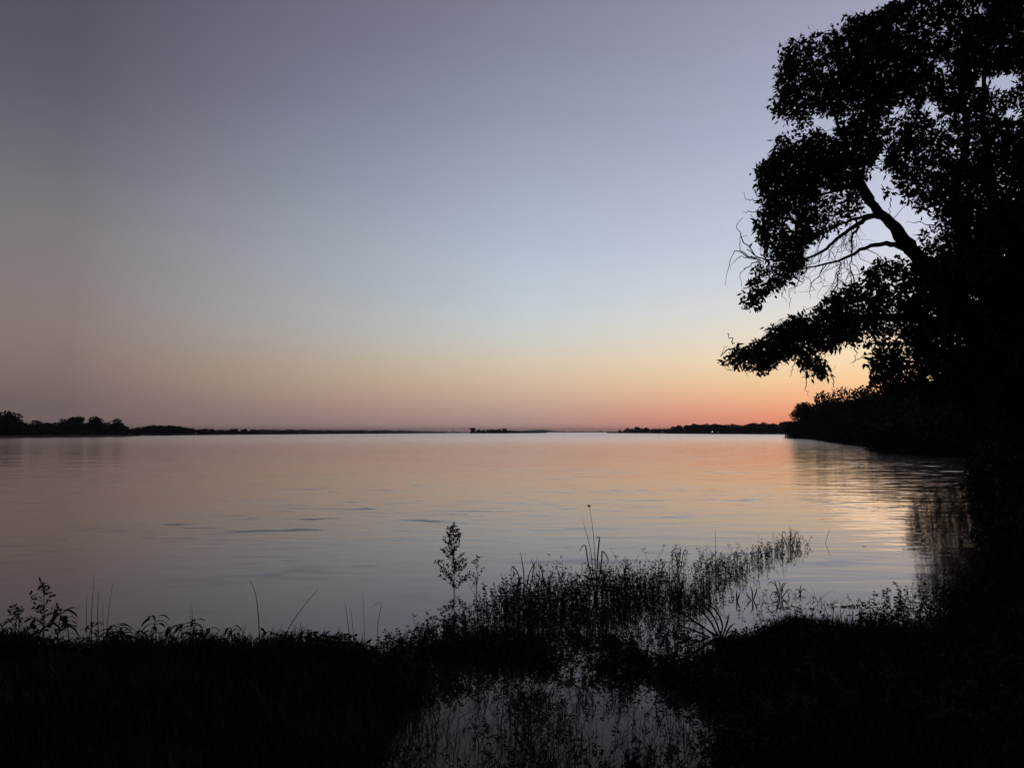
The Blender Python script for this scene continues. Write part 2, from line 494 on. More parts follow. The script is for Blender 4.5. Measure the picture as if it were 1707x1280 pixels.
# ------------------------------------------------------------------ far trees
def tree_meshes(seed, h, w, leaf, n, lumps, low=0.12, flat=0.8):
    """a tree of height h, crown width w: (trunk mesh, crown mesh)"""
    r = np.random.default_rng(seed)
    tm = MB()
    tm.tube([(0, 0, -0.3), (r.normal() * 0.2, r.normal() * 0.2, h * 0.3), (r.normal() * 0.4, r.normal() * 0.4, h * 0.62)], [h * 0.035, h * 0.026, h * 0.012], 7)
    cs = []
    for i in range(lumps):
        a = r.uniform(0, 2 * math.pi); q = math.sqrt(r.uniform(0, 1)) * w * 0.36
        zz = r.uniform(low + 0.14, flat)
        cs.append((math.cos(a) * q * (1 - 0.35 * (zz - 0.5)), math.sin(a) * q, zz * h, r.uniform(0.15, 0.26) * w))
    if low < 0.1:
        for i in range(6):
            a = i * 1.05 + r.uniform(0, 0.5); cs.append((math.cos(a) * w * 0.3, math.sin(a) * w * 0.3, h * 0.10, 0.2 * w))
    top = (r.normal() * w * 0.06, r.normal() * w * 0.06, h * 0.86, 0.2 * w)
    cs.append(top)
    for c in cs[:6]:
        tm.tube([(0, 0, h * 0.28), (c[0] * 0.5, c[1] * 0.5, c[2] * 0.72), (c[0], c[1], c[2])], [h * 0.014, h * 0.009, h * 0.003], 5)
    m = MB()
    wts = np.array([c[3] ** 2 for c in cs]); wts /= wts.sum()
    pick = r.choice(len(cs), n, p=wts)
    C = np.array(cs)[pick]
    d = unit(r.normal(size=(n, 3)))
    rad = C[:, 3:4] * (0.10 + 0.95 * r.random((n, 1)) ** 0.55)
    pts = C[:, :3] + d * rad * np.array([1, 1, 0.72])
    pts[:, 2] = np.maximum(pts[:, 2], h * low * r.uniform(0.0, 1.2, n) - 0.2)
    m.quads(leaf_quads(pts, d + r.normal(size=(n, 3)) * 0.8, leaf * r.uniform(0.6, 1.3, n), leaf * 0.7 * r.uniform(0.7, 1.2, n)))
    return tm.mesh('trunk', M_BARK), m.mesh('crown', M_FAR)
VAR = [tree_meshes(100 + i, 10, w, 1.05, 2600, lp, low, fl) for i, (w, lp, low, fl) in enumerate(
    [(10, 9, 0.05, 0.78), (13, 12, 0.03, 0.66), (8, 8, 0.08, 0.85), (11, 10, 0.02, 0.7), (14, 11, 0.16, 0.84)])]
def far_tree(name, px, py_top, depth, var, label, group, base=None, wide=1.0, cat='tree', mid=None):
    d = at(px, 720, depth)
    z0 = 0.25 if base is None else base
    h = at(px, py_top + (2 if px < 216 else 0), depth)[2] - z0
    e = empty(name, (d[0], d[1], z0), rnd.uniform(0, 6.28))
    s = max(h, 1.0) / 10.0 / 0.98
    e.scale = (s * wide, s * wide, s)
    tag(e, label, cat, group)
    for nm, me in zip(('trunk', 'crown'), (mid or VAR)[var]):
        c = bpy.data.objects.new(nm, me); col.objects.link(c); c.parent = e
    return e
def shore_depth(px, pts):
    py = np.interp(px, [p[0] for p in pts], [p[1] for p in pts])
    return gr(px, py)[1]
LB = [(-260, 731), (-60, 730), (60, 729.2), (150, 728.4), (218, 727.4), (236, 726.2), (300, 725.6), (420, 724.4), (560, 723.4), (700, 722.4), (790, 721.9)]
RB = [(1012, 721.9), (1060, 722.2), (1120, 722.8), (1200, 723.4), (1280, 723.8), (1345, 724.0), (1420, 724.2)]
# left bank, trees one can tell apart
far_tree('bank_tree', 8, 687, shore_depth(8, LB) + 14, 4, 'tall flat-topped tree at the left end of the far bank', 'trees on the left far bank', wide=1.0)
far_tree('bank_tree', 60, 700, shore_depth(60, LB) + 12, 1, 'low broad tree right of the tall flat-topped tree on the far bank', 'trees on the left far bank', wide=1.1)
far_tree('bank_tree', 132, 693, shore_depth(132, LB) + 12, 2, 'tallest tree of the clump in the middle of the left far bank', 'trees on the left far bank', wide=1.15)
far_tree('bank_tree', 155, 695, shore_depth(155, LB) + 14, 4, 'flat-crowned tree just right of the tallest tree in the left bank clump', 'trees on the left far bank', wide=0.9)
far_tree('bank_tree', 108, 698, shore_depth(108, LB) + 14, 0, 'round tree just left of the tallest tree in the left bank clump', 'trees on the left far bank')
far_tree('bank_tree', 193, 698, shore_depth(193, LB) + 10, 3, 'rounded dark tree ending the tall left bank grove', 'trees on the left far bank', wide=1.25)
for px, top in [(-30, 696), (22, 701), (38, 702), (80, 703), (94, 704), (118, 706), (145, 706), (172, 705), (180, 703), (207, 708), (48, 708), (70, 710), (160, 712), (125, 713), (12, 706), (30, 704), (52, 705), (66, 704), (86, 706), (100, 707), (112, 705), (140, 704), (166, 706), (186, 706), (200, 704), (210, 711), (2, 703), (75, 707)]:
    far_tree('bank_tree', px, top, shore_depth(px, LB) + rnd.uniform(8, 30), rnd.randrange(4), 'dark bushy tree filling the grove on the left far bank',
             'grove trees on the left far bank', wide=rnd.uniform(1.0, 1.3))
for i in range(46):
    px = 222 + i * 4.6 + rnd.uniform(-2, 2)
    top = float(np.interp(px, [222, 240, 255, 290, 318, 330, 380, 430], [714, 713, 709.5, 709.5, 713.5, 715.5, 716, 716.5])) + rnd.uniform(-1.2, 1.4)
    far_tree('bank_tree', px, top, shore_depth(px, LB) + rnd.uniform(8, 40), rnd.randrange(4), 'small dark tree in the receding tree belt of the left far bank',
             'receding tree belt on the left far bank', wide=rnd.uniform(1.0, 1.4))
# right far bank
for i in range(75):
    px = 1026 + i * 4.3 + rnd.uniform(-2, 2)
    top = float(np.interp(px, [1020, 1045, 1060, 1090, 1120, 1128, 1165, 1200, 1235, 1262, 1285, 1310, 1350], [719.5, 715.5, 712.5, 714.5, 713.5, 710.5, 708.5, 708, 709.5, 705.5, 708, 704.5, 703])) + rnd.uniform(-1.6, 1.8)
    far_tree('bank_tree', px, top, shore_depth(px, RB) + rnd.uniform(8, 40), rnd.randrange(4), 'dark tree in the belt along the right far bank',
             'tree belt on the right far bank', wide=rnd.uniform(1.0, 1.4))
# island
for px, top, v, lb in [(789, 713.2, 2, 'round tree at the left end of the mid-river island'), (842, 714.2, 2, 'round tree at the right end of the mid-river island trees')]:
    far_tree('island_tree', px, top, gr(px, 722.3)[1] + 10, v, lb, 'trees on the mid-river island', wide=1.6)
for px in (799, 806, 813, 819, 826, 833):
    far_tree('island_tree', px, 715.6 + rnd.uniform(-0.7, 0.9), gr(px, 722.3)[1] + 8, rnd.randrange(4), 'low bushy tree between the two round trees on the island',
             'trees on the mid-river island', wide=1.8)
# woods too far to part: one mass each
def far_wood(name, pts, tops, step, leaf, label):
    m = MB(); qs = []
    px = pts[0][0]
    while px < pts[-1][0]:
        dep = shore_depth(px, pts) + rng.uniform(6, 40)
        base = at(px, 720, dep); top = np.interp(px, [q[0] for q in tops], [q[1] for q in tops]) + rng.normal() * 0.45
        h = max(0.8, at(px, top, dep)[2])
        k = 130
        d = unit(rng.normal(size=(k, 3)))
        p = np.array([base[0], base[1], h * 0.5]) + d * np.array([h * 0.8, h * 0.8, h * 0.5]) * rng.uniform(0.5, 1, (k, 1))
        qs.append(leaf_quads(p, d + rng.normal(size=(k, 3)), leaf * h, leaf * h * 0.7))
        px += step
    m.quads(np.concatenate(qs))
    return tag(m.build(name, M_FAR), label, kind='stuff')
far_wood('far_wood', [(425, 724.4), (560, 723.4), (700, 722.4), (790, 721.9)], [(425, 716.2), (560, 716.8), (660, 717.2), (760, 719.2), (790, 720.4)], 2.6, 0.22,
         'thin dark line of far woodland along the left shore')
far_wood('far_shrubs', [(846, 722.2), (862, 722.2), (912, 721.8)], [(846, 717.4), (862, 718.6), (872, 719.4), (905, 719.8), (915, 720.6)], 1.6, 0.25, 'low scrub right of the island trees')
far_wood('horizon_wood', [(900, 720.62), (960, 720.62), (1030, 720.6)], [(900, 719.4), (960, 719.3), (1030, 719.2)], 1.6, 0.3, 'hair-thin line of woodland on the horizon')

# lit lamps among the trees of the right far bank
lm = bpy.data.materials.new('lamp_glow'); lm.use_nodes = True
lb_ = lm.node_tree.nodes['Principled BSDF']
lb_.inputs['Base Color'].default_value = (0.8, 0.8, 0.75, 1)
lb_.inputs['Emission Color'].default_value = (1.0, 0.95, 0.86, 1)
def lodge_lamp(px, py, depth, r, power, label):
    p = at(px, py, depth)
    e = empty('lamp_post', (p[0], p[1], 0.3))
    tag(e, label, 'lamp', 'lamps on the far bank')
    a = MB(); a.tube([(0, 0, 0), (0, 0, p[2] - 0.3 - r)], [0.06, 0.04], 8); a.build('post', M_BARK, e)
    g = MB()
    ring = [(0.2, -1.0), (0.75, -0.7), (1.0, 0), (0.75, 0.7), (0.2, 1.0)]
    g.tube([(0, 0, p[2] - 0.3 + q[1] * r) for q in ring], [q[0] * r for q in ring], 12)
    m2 = lm.copy(); m2.node_tree.nodes['Principled BSDF'].inputs['Emission Strength'].default_value = power
    g.build('globe', m2, e, smooth=True)
    c = MB(); c.tube([(0, 0, p[2] - 0.3 + r), (0, 0, p[2] - 0.3 + r * 1.4)], [r * 0.9, r * 0.2], 10); c.build('cap', M_BARK, e)
lodge_lamp(1187.5, 719.6, 640, 0.34, 1.6, 'bright white lamp shining on the right far bank')
lodge_lamp(1197, 719.8, 648, 0.25, 0.5, 'faint lamp just right of the bright lamp on the far bank')

# ------------------------------------------------------------------ headland trees on the right bank
MID = [tree_meshes(300 + i, 10, w, 0.55, 8000, lp, low, fl) for i, (w, lp, low, fl) in enumerate(
    [(11, 13, 0.02, 0.75), (13, 16, 0.02, 0.66), (9, 11, 0.03, 0.82)])]
HT = [  # px, top py, depth
    (1344, 671, 262, 2, 'slim tree at the tip of the dark headland'),
    (1372, 656, 262, 0, 'round-topped tree second from the tip of the dark headland'),
    (1405, 652, 238, 1, 'broad tree third from the tip of the dark headland'),
    (1438, 648, 210, 0, 'tall tree fourth from the tip of the dark headland'),
    (1470, 640, 180, 1, 'tall tree on the headland beneath the hanging bough'),
]
for px, top, dep, v, lb in HT:
    far_tree('headland_tree', px, top, dep, v, lb, 'trees on the dark headland', base=0.5, wide=1.0, mid=MID)
for px, top, dep in [(1385, 672, 250), (1358, 690, 255), (1332, 704, 256), (1420, 668, 215), (1452, 665, 178), (1478, 655, 150), (1500, 640, 130), (1522, 640, 112), (1545, 640, 120), (1560, 636, 98),
                     (1490, 675, 118), (1465, 690, 138), (1430, 695, 165), (1400, 700, 205), (1585, 640, 84)]:
    far_tree('headland_tree', px, top, dep, rnd.randrange(3), 'bushy tree within the dark wall of the headland', 'inner trees of the headland', base=0.4, wide=rnd.uniform(1.0, 1.3), mid=MID)
for px, top, dep, lb in [(1326, 722, 257, 'low shrub at the water line at the headland tip'), (1512, 733, 72.5, 'low shrub at the left end of the small bank spit'),
                     (1540, 734, 73.5, 'low shrub in the middle of the small bank spit'), (1572, 731, 72, 'low shrub at the landward end of the small bank spit')]:
    far_tree('bank_shrub', px, top, dep, rnd.randrange(3), lb, 'low shrubs at the water line', base=0.1, wide=1.6, cat='shrub', mid=MID)
shore = smooth_path([(39.5, 76, 0), (42.5, 82, 0), (45.5, 90, 0), (53, 115, 0), (62, 143, 0), (71, 172, 0), (80, 200, 0), (87, 228, 0), (93, 254, 0)], 46)
for k, p in enumerate(shore):
    e = empty('bank_shrub', (p[0] + rnd.uniform(0.0, 1.6), p[1] + rnd.uniform(-1, 1), 0.0), rnd.uniform(0, 6.28))
    s_ = rnd.uniform(0.22, 0.42); e.scale = (s_ * 1.7, s_ * 1.7, s_)
    tag(e, 'low dark shrub along the water line of the headland', 'shrub', 'shrubs along the headland shore')
    for nm, me in zip(('stem', 'crown'), VAR[k % 4]):
        c = bpy.data.objects.new(nm, me); col.objects.link(c); c.parent = e
for k, (x_, y_) in enumerate([(36.0, 69.3), (37.2, 70.6), (38.4, 71.6), (39.8, 73.0), (36.6, 67.0), (38.0, 68.5), (39.5, 70.5), (41.5, 72.5), (43, 75), (45, 78), (34.5, 62), (36.5, 63.5), (33, 58), (34.6, 59.5), (30.8, 52.5), (32.2, 54), (28.6, 48), (30, 49.5), (26.4, 43.5), (40.5, 67), (43, 70), (46, 76), (48, 84)]):
    x_ += float(np.interp(y_, [40, 44, 62, 66, 66.9], [1.2, 1.8, 6.2, 6.0, 0.0]))
    e = empty('bank_shrub', (x_ + 0.3, y_, 0.0), rnd.uniform(0, 6.28))
    s_ = rnd.uniform(0.10, 0.17) if k < 5 else rnd.uniform(0.2, 0.34); e.scale = (s_ * 1.7, s_ * 1.7, s_)
    tag(e, 'dark shrub on the right bank by the small spit', 'shrub', 'shrubs on the right bank by the spit')
    for nm, me in zip(('stem', 'crown'), MID[k % 3]):
        c = bpy.data.objects.new(nm, me); col.objects.link(c); c.parent = e
# stranded log at the spit
lg = MB()
p0, p1 = gr(1502, 757), gr(1548, 758)
pts = smooth_path([p0 + (0, 0, .12), (p0 * .6 + p1 * .4) + (0, 0, .16), (p0 * .2 + p1 * .8) + (0, .1, .13), p1 + (0, 0, .08)], 10)
lg.tube(pts, [0.20, 0.22, 0.22, 0.21, 0.2, 0.19, 0.17, 0.15, 0.12, 0.08], 9)
lg.tube([pts[5], pts[5] + (0.2, -0.1, 0.35), pts[5] + (0.45, -0.1, 0.55)], [0.07, 0.05, 0.02], 6)
tag(lg.build('driftwood_log', M_BARK, smooth=True, origin=p0), 'dark stranded log lying at the edge of the small bank spit', 'log')

# ------------------------------------------------------------------ the big riverside tree
def P(px, py, d):
    return at(px, py, d)
def jag(pts, amp, n):
    s = smooth_path(pts, n)
    s[1:-1] += rng.normal(size=(n - 2, 3)) * amp
    return s
def limb(mb, pts, r0, r1, n=12, amp=0.02, sides=8):
    s = jag(pts, amp, n)
    rr = np.linspace(0, 1, n)
    rad = r1 + (r0 - r1) * (1 - rr) ** 1.35
    rad *= 1 + rng.normal(size=n) * 0.03
    mb.tube(s, rad.tolist(), sides)
    return s
def fill(polys, holes, n, dmin, dmax, gap=0.0, gscale=1.6, edge=0.0):
    """random points inside photo-plane outlines, at depths through the crown"""
    outp = []
    need = n
    allx = [q[0] for p in polys for q in p]; ally = [q[1] for p in polys for q in p]
    guard = 0
    while need > 0 and guard < 60:
        guard += 1
        k = 4000
        x = rng.uniform(min(allx), max(allx), k); y = rng.uniform(min(ally), max(ally), k)
        ok = np.zeros(k, bool)
        for p in polys: ok |= in_poly(x, y, p)
        for p in holes: ok &= ~in_poly(x, y, p)
        x, y = x[ok], y[ok]
        dep = rng.uniform(dmin, dmax, len(x))
        pts = np.array([at(a, b_, c) for a, b_, c in zip(x, y, dep)]).reshape(-1, 3)
        if gap > 0 and len(pts):
            g = vnoise(pts, gscale) * 0.65 + vnoise(pts, gscale * 2.3) * 0.35
            keep = g > gap * (0.75 + 0.5 * rng.random(len(pts)))
            pts = pts[keep]
        outp.append(pts[:need]); need -= len(pts[:need])
    return np.concatenate(outp)
def rosettes(mb, centers, k=7, L=0.115, Wd=0.045, spread=0.045, droop=0.25):
    n = len(centers)
    c = np.repeat(centers, k, 0)
    d = unit(rng.normal(size=(n * k, 3)))
    axis = np.repeat(unit(rng.normal(size=(n, 3)) + np.array([-0.3, 0, 0.1])), k, 0)
    d = unit(d + axis * 0.7 - np.array([0, 0, droop]))
    c = c + rng.normal(size=c.shape) * spread
    mb.quads(leaf_quads(c, d, L * rng.uniform(0.45, 1.35, n * k), Wd * rng.uniform(0.5, 1.25, n * k)))
def twig_net(mb, nodes, centers, r=0.006, step=0.28, sub=1.0):
    """grow branchlets from the limbs out to the leaf clusters"""
    nodes = np.array(nodes)
    buf = np.zeros((len(nodes) + 40000, 3)); buf[:len(nodes)] = nodes; cnt = len(nodes)
    d0 = np.array([np.min(np.sum((nodes - c) ** 2, 1)) for c in centers])
    for c in centers[np.argsort(d0)]:
        dd = np.sum((buf[:cnt] - c) ** 2, 1)
        i = int(np.argmin(dd)); a = buf[i]; L = math.sqrt(dd[i])
        if L < 0.05: continue
        k = max(1, int(L / step))
        sag = np.array([0, 0, 0.10 * L])
        pts = [a + (c - a) * u + sag * math.sin(math.pi * u) + (rng.normal(size=3) * 0.035 * min(L, 1) if 0 < u < 1 else 0) for u in np.linspace(0, 1, k + 1)]
        rr = np.linspace(r * (1 + min(L, 3) * 0.9), r * 0.5, k + 1)
        mb.tube(pts, rr.tolist(), 4, cap=False)
        buf[cnt:cnt + k] = pts[1:]; cnt += k
def loose_twigs(mb, specs):
    for pts, d in specs:
        s = smooth_path([P(x, y, d + rng.normal() * 0.05) for x, y in pts], 10); s[1:] += rng.normal(size=(9, 3)) * 0.018
        mb.tube(s, np.linspace(0.012, 0.003, 10).tolist(), 4)

D = 14.0
base = at(1700, 720, 15.0); base[2] = float(ground_h([base[0]], [base[1]])[0]) - 0.05
tree = empty('riverside_tree', base)
tag(tree, 'large dark leafy tree leaning over the water at right', 'tree')
def part(mb, name, material, parent, root, smooth=False, kind=None):
    o = mb.build(name, material, None, smooth, origin=root)
    o.location = (0, 0, 0)
    o.parent = parent
    if kind: o['kind'] = kind
    return o
tb = MB()
trunk_s = limb(tb, [base, P(1690, 700, 14.9), P(1660, 600, 14.6), P(1600, 510, 14.3), P(1540, 440, 14.1)], 0.42, 0.21, 14, 0.015, 12)
trunk = part(tb, 'trunk', M_BARK, tree, base, True)
nodes = list(trunk_s); limbs = []
def add_limb(name, pts, r0, r1, n=12, amp=0.008):
    m = MB(); s = limb(m, pts, r0 * (0.8 if name == 'bough' else 1), r1, n * 2, amp, 10); nodes.extend(list(s))
    limbs.append(part(m, name, M_BARK, tree, base, True))
    return limbs[-1]
add_limb('limb', [P(1545, 446, 14.1), P(1517, 412, 14.05), P(1492, 380, 14.0), P(1462, 352, 14.0), P(1440, 322, 13.9), P(1425, 280, 13.8), P(1405, 225, 13.8), P(1375, 150, 13.7), P(1350, 90, 13.6)], 0.145, 0.012, 18, 0.014)
add_limb('limb', [P(1466, 356, 14.0), P(1450, 330, 14.2), P(1433, 298, 14.3), P(1422, 262, 14.5), P(1440, 200, 14.8), P(1460, 110, 15.0), P(1475, 40, 15.1)], 0.085, 0.015, 16)
add_limb('limb', [P(1600, 515, 14.3), P(1608, 420, 14.8), P(1590, 330, 15.4), P(1612, 230, 15.8), P(1604, 130, 16), P(1622, 40, 16), P(1615, -60, 16)], 0.14, 0.02, 16)
add_limb('limb', [P(1640, 560, 14.5), P(1690, 430, 15), P(1680, 330, 15.3), P(1725, 200, 15.5), P(1740, 60, 15.8)], 0.14, 0.03, 12)
add_limb('limb', [P(1580, 540, 14.3), P(1520, 530, 13.9), P(1450, 530, 13.6), P(1380, 555, 13.4), P(1300, 570, 13.3), P(1250, 585, 13.2)], 0.11, 0.015, 14)
# visible boughs under the crown
add_limb('bough', [P(1530, 424, 14.1), P(1505, 413, 13.95), P(1480, 407, 13.8), P(1455, 409, 13.7), P(1432, 418, 13.6), P(1408, 431, 13.5), P(1378, 439, 13.4), P(1345, 446, 13.4), P(1300, 458, 13.3)], 0.075, 0.01, 16)
add_limb('bough', [P(1474, 362, 14.0), P(1452, 361, 13.9), P(1424, 378, 13.8), P(1398, 396, 13.7), P(1375, 417, 13.6), P(1345, 430, 13.5), P(1308, 434, 13.4), P(1268, 430, 13.3), P(1245, 416, 13.2)], 0.065, 0.008, 18)
add_limb('bough', [P(1472, 358, 14.0), P(1445, 360, 13.9), P(1405, 372, 13.7), P(1370, 391, 13.5), P(1335, 412, 13.4), P(1290, 425, 13.3)], 0.045, 0.008, 14)
add_limb('bough', [P(1432, 378, 13.8), P(1420, 396, 13.8), P(1420, 412, 13.8), P(1419, 432, 13.8), P(1417, 452, 13.8), P(1421, 476, 13.8)], 0.03, 0.006, 12)
add_limb('bough', [P(1402, 432, 13.5), P(1398, 452, 13.5), P(1396, 470, 13.5), P(1388, 486, 13.5), P(1372, 500, 13.5)], 0.016, 0.005, 12)
add_limb('bough', [P(1430, 305, 13.9), P(1395, 318, 13.5), P(1350, 325, 13.2), P(1300, 320, 13)], 0.05, 0.01, 12)
add_limb('bough', [P(1408, 240, 13.8), P(1370, 235, 13.4), P(1330, 245, 13.1), P(1280, 275, 12.9)], 0.05, 0.01, 12)
add_limb('bough', [P(1385, 175, 13.7), P(1345, 165, 13.4), P(1310, 170, 13.2)], 0.04, 0.01, 10)

UP = [[(1520, -60), (1508, 12), (1486, 6), (1470, 16), (1457, 19), (1450, 32), (1420, 30), (1408, 39), (1411, 58), (1367, 73), (1339, 68), (1314, 78), (1304, 91), (1295, 125), (1303, 140), (1292, 165), (1292, 187),
       (1316, 209), (1297, 231), (1286, 262), (1258, 286), (1268, 312), (1272, 344), (1261, 369), (1262, 388), (1264, 420), (1278, 434), (1262, 453), (1246, 481), (1236, 500), (1253, 524), (1270, 501), (1303, 478), (1330, 455),
       (1345, 432), (1336, 418), (1367, 393), (1411, 370), (1438, 352), (1432, 300), (1450, 300), (1474, 330), (1482, 318), (1470, 285), (1492, 288), (1508, 334), (1530, 345), (1549, 353), (1561, 378), (1535, 392), (1545, 430), (1600, 470), (1760, 470), (1760, -60)]]
UP_HOLES = [[(1357, 206), (1375, 190), (1402, 196), (1418, 184), (1416, 205), (1398, 215), (1388, 232), (1370, 222)],
            [(1464, 258), (1472, 243), (1486, 248), (1484, 258), (1474, 268), (1470, 290), (1482, 300), (1475, 330), (1450, 340), (1440, 305), (1452, 268)],
            [(1545, 100), (1578, 102), (1592, 128), (1575, 128), (1558, 112)],
            [(1542, 165), (1560, 168), (1568, 190), (1550, 204), (1540, 190)],
            [(1620, 130), (1650, 122), (1700, 118), (1700, 150), (1668, 160), (1622, 150)], [(1665, 190), (1700, 172), (1707, 200), (1672, 204)],
            [(1610, 10), (1640, 4), (1650, 20), (1622, 28)], [(1310, 372), (1330, 362), (1328, 385), (1312, 396)], [(1366, 316), (1380, 308), (1395, 322), (1380, 335)],
            [(1390, 335), (1402, 330), (1400, 350), (1385, 352)], [(1545, 5), (1560, 2), (1556, 18)], [(1415, 120), (1428, 122), (1424, 132)], [(1330, 118), (1345, 116), (1342, 130)]]
cu = fill(UP, UP_HOLES, 8000, 12.6, 15.6, gap=0.50, gscale=1.3)
cu_edge = fill([[(1304, 75), (1460, 30), (1470, 100), (1400, 180), (1310, 190)], [(1262, 285), (1310, 240), (1420, 260), (1390, 310), (1275, 330)],
                [(1520, -40), (1480, 15), (1450, 60), (1440, 170), (1540, 170), (1545, 60)], [(1640, 200), (1760, 200), (1760, 460), (1560, 440), (1580, 380)]], UP_HOLES, 1500, 13.0, 15.2)
cu_back = fill([[(1575, -60), (1600, 60), (1590, 220), (1570, 330), (1560, 420), (1620, 480), (1760, 480), (1760, -60)]], UP_HOLES, 1300, 15.0, 17.0, gap=0.42, gscale=1.0)
ctr_up = np.concatenate([cu, cu_edge, cu_back])
fm = MB(); rosettes(fm, ctr_up, L=0.120, Wd=0.055)
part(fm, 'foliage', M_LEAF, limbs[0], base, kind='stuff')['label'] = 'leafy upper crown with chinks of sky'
LOW = [[(1470, 436), (1440, 452), (1456, 472), (1420, 474), (1383, 499), (1357, 523), (1330, 530), (1305, 537), (1280, 549), (1274, 567), (1226, 578), (1204, 607), (1221, 600), (1242, 613), (1282, 620), (1296, 600), (1330, 588),
        (1345, 620), (1374, 629), (1390, 626), (1374, 602), (1374, 588), (1399, 570), (1439, 572), (1455, 592), (1449, 609), (1457, 638), (1480, 650), (1560, 665), (1760, 700), (1760, 440), (1600, 440), (1530, 425)]]
LOW_HOLES = [[(1440, 556), (1470, 562), (1455, 570), (1436, 566)], [(1552, 562), (1570, 552), (1566, 572)], [(1520, 600), (1535, 594), (1530, 610)], [(1545, 622), (1562, 618), (1556, 636), (1542, 634)],
             [(1505, 620), (1515, 616), (1512, 628)]]
cl = fill(LOW, LOW_HOLES, 3700, 12.6, 15.0, gap=0.47, gscale=1.6)
cl2 = fill([[(1500, 440), (1760, 420), (1760, 720), (1600, 690), (1500, 560)], [(1290, 560), (1400, 530), (1470, 500), (1480, 540), (1380, 580), (1300, 595)]], LOW_HOLES, 1900, 13.0, 15.6)
cl3 = fill([[(1625, 650), (1760, 650), (1760, 900), (1665, 890), (1640, 800)]], [], 520, 13.0, 14.6)
ctr_low = np.concatenate([cl, cl2, cl3])
fm = MB(); rosettes(fm, ctr_low, L=0.120, Wd=0.054)
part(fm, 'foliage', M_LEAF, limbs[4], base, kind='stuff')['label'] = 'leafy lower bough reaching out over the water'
TIPS = [[(1204, 606), (1228, 578), (1275, 566), (1284, 600), (1282, 620), (1244, 614)], [(1300, 596), (1335, 588), (1376, 590), (1392, 628), (1346, 620)], [(1236, 500), (1262, 452), (1300, 452), (1270, 505), (1253, 526)],
        [(1252, 288), (1290, 262), (1290, 310), (1268, 316)], [(1292, 126), (1316, 78), (1345, 66), (1345, 96), (1306, 140)], [(1288, 165), (1310, 165), (1314, 208), (1290, 188)], [(1405, 40), (1455, 18), (1500, 8), (1500, 30), (1412, 58)],
        [(1440, 452), (1470, 436), (1480, 462), (1456, 474)], [(1380, 500), (1418, 473), (1430, 490), (1392, 520)], [(1505, 332), (1545, 350), (1540, 325), (1510, 310)]]
leaf_me = []
for k in range(5):
    l_, w_ = 0.085 + 0.014 * k, 0.036 + 0.004 * k
    m = MB(); m.add([(0, 0, 0), (l_ * .28, w_ * .42, w_ * .14), (l_ * .6, w_ * .44, w_ * .1), (l_, 0, -l_ * .12), (l_ * .6, -w_ * .44, w_ * .1), (l_ * .28, -w_ * .42, w_ * .14), (l_ * .5, 0, 0)],
                    [(0, 1, 6), (1, 2, 6), (2, 3, 6), (3, 4, 6), (4, 5, 6), (5, 0, 6)]); leaf_me.append(m.mesh('leaf', M_LEAF))
tip_c = fill(TIPS, UP_HOLES, 60, 13.0, 13.8)
for q in tip_c:
    for k in range(5):
        c = bpy.data.objects.new('leaf', leaf_me[rnd.randrange(5)]); col.objects.link(c); c.parent = tree
        c.location = q - base + rng.normal(size=3) * 0.03; c.rotation_euler = (rnd.uniform(-1, 1), rnd.uniform(-0.6, 1.3), rnd.uniform(0, 6.28))
add_limb('limb', [P(1660, 600, 14.6), base + (0.6, 0.4, 5.6), base + (2.0, 0.9, 7.6), base + (3.2, 1.0, 9.2)], 0.17, 0.03, 12)
add_limb('limb', [P(1650, 580, 14.6), base + (0.4, 1.2, 6.6), base + (0.9, 2.2, 9.0), base + (1.2, 2.4, 11.2)], 0.15, 0.03, 12)
cc = base + np.array([0.9, 0.6, 7.6])
q = unit(rng.normal(size=(16000, 3))) * (rng.random((16000, 1)) ** 0.45)
q = cc + q * np.array([4.4, 3.0, 4.9]) * (0.82 + 0.36 * vnoise(q * 3 + 9, 1.0))[:, None]
pxq = q[:, 0] / q[:, 1] * F0 + W0 / 2; elq = (q[:, 2] - CAM_H) / q[:, 1] * F0
q = q[((pxq > 1738) | (elq > 770) & (pxq > 1520)) & (vnoise(q, 1.2) > 0.36)][:5200]
fm = MB(); rosettes(fm, q, k=6, L=0.15, Wd=0.068, spread=0.07)
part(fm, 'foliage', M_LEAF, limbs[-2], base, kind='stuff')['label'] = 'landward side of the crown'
tw = MB()
twig_net(tw, nodes, q[rng.choice(len(q), 160, replace=False)], r=0.012, step=0.5)
twig_net(tw, nodes, tip_c)
allc = np.concatenate([ctr_up, ctr_low])
twig_net(tw, nodes, allc[rng.choice(len(allc), 900, replace=False)])
hang = np.array([q for q in nodes if 1250 < (q[0] / q[1] * F0 + 853) < 1445 and 11.0 < q[1] < 14.2 and 3.9 < q[2] < 6.2])
for k in range(90):
    a = hang[rng.integers(len(hang))]
    l = rng.uniform(0.25, 0.75); dr = np.array([rng.normal() * 0.45 - 0.1, rng.normal() * 0.5, -0.75])
    q = smooth_path([a, a + dr * l * 0.4 + rng.normal(size=3) * 0.04, a + dr * l * 0.8 + rng.normal(size=3) * 0.05, a + dr * l + (rng.normal() * 0.15, 0, 0.02)], 8)
    q[1:] += rng.normal(size=(7, 3)) * 0.02
    tw.tube(q, np.linspace(0.007, 0.002, 8).tolist(), 4, cap=False)
    if k % 2:
        q2 = smooth_path([q[4], q[4] + rng.normal(size=3) * 0.06 + (0, 0, -0.06), q[4] + rng.normal(size=3) * 0.14 + (0, 0, -0.14)], 5)
        tw.tube(q2, np.linspace(0.004, 0.0015, 5).tolist(), 4, cap=False)
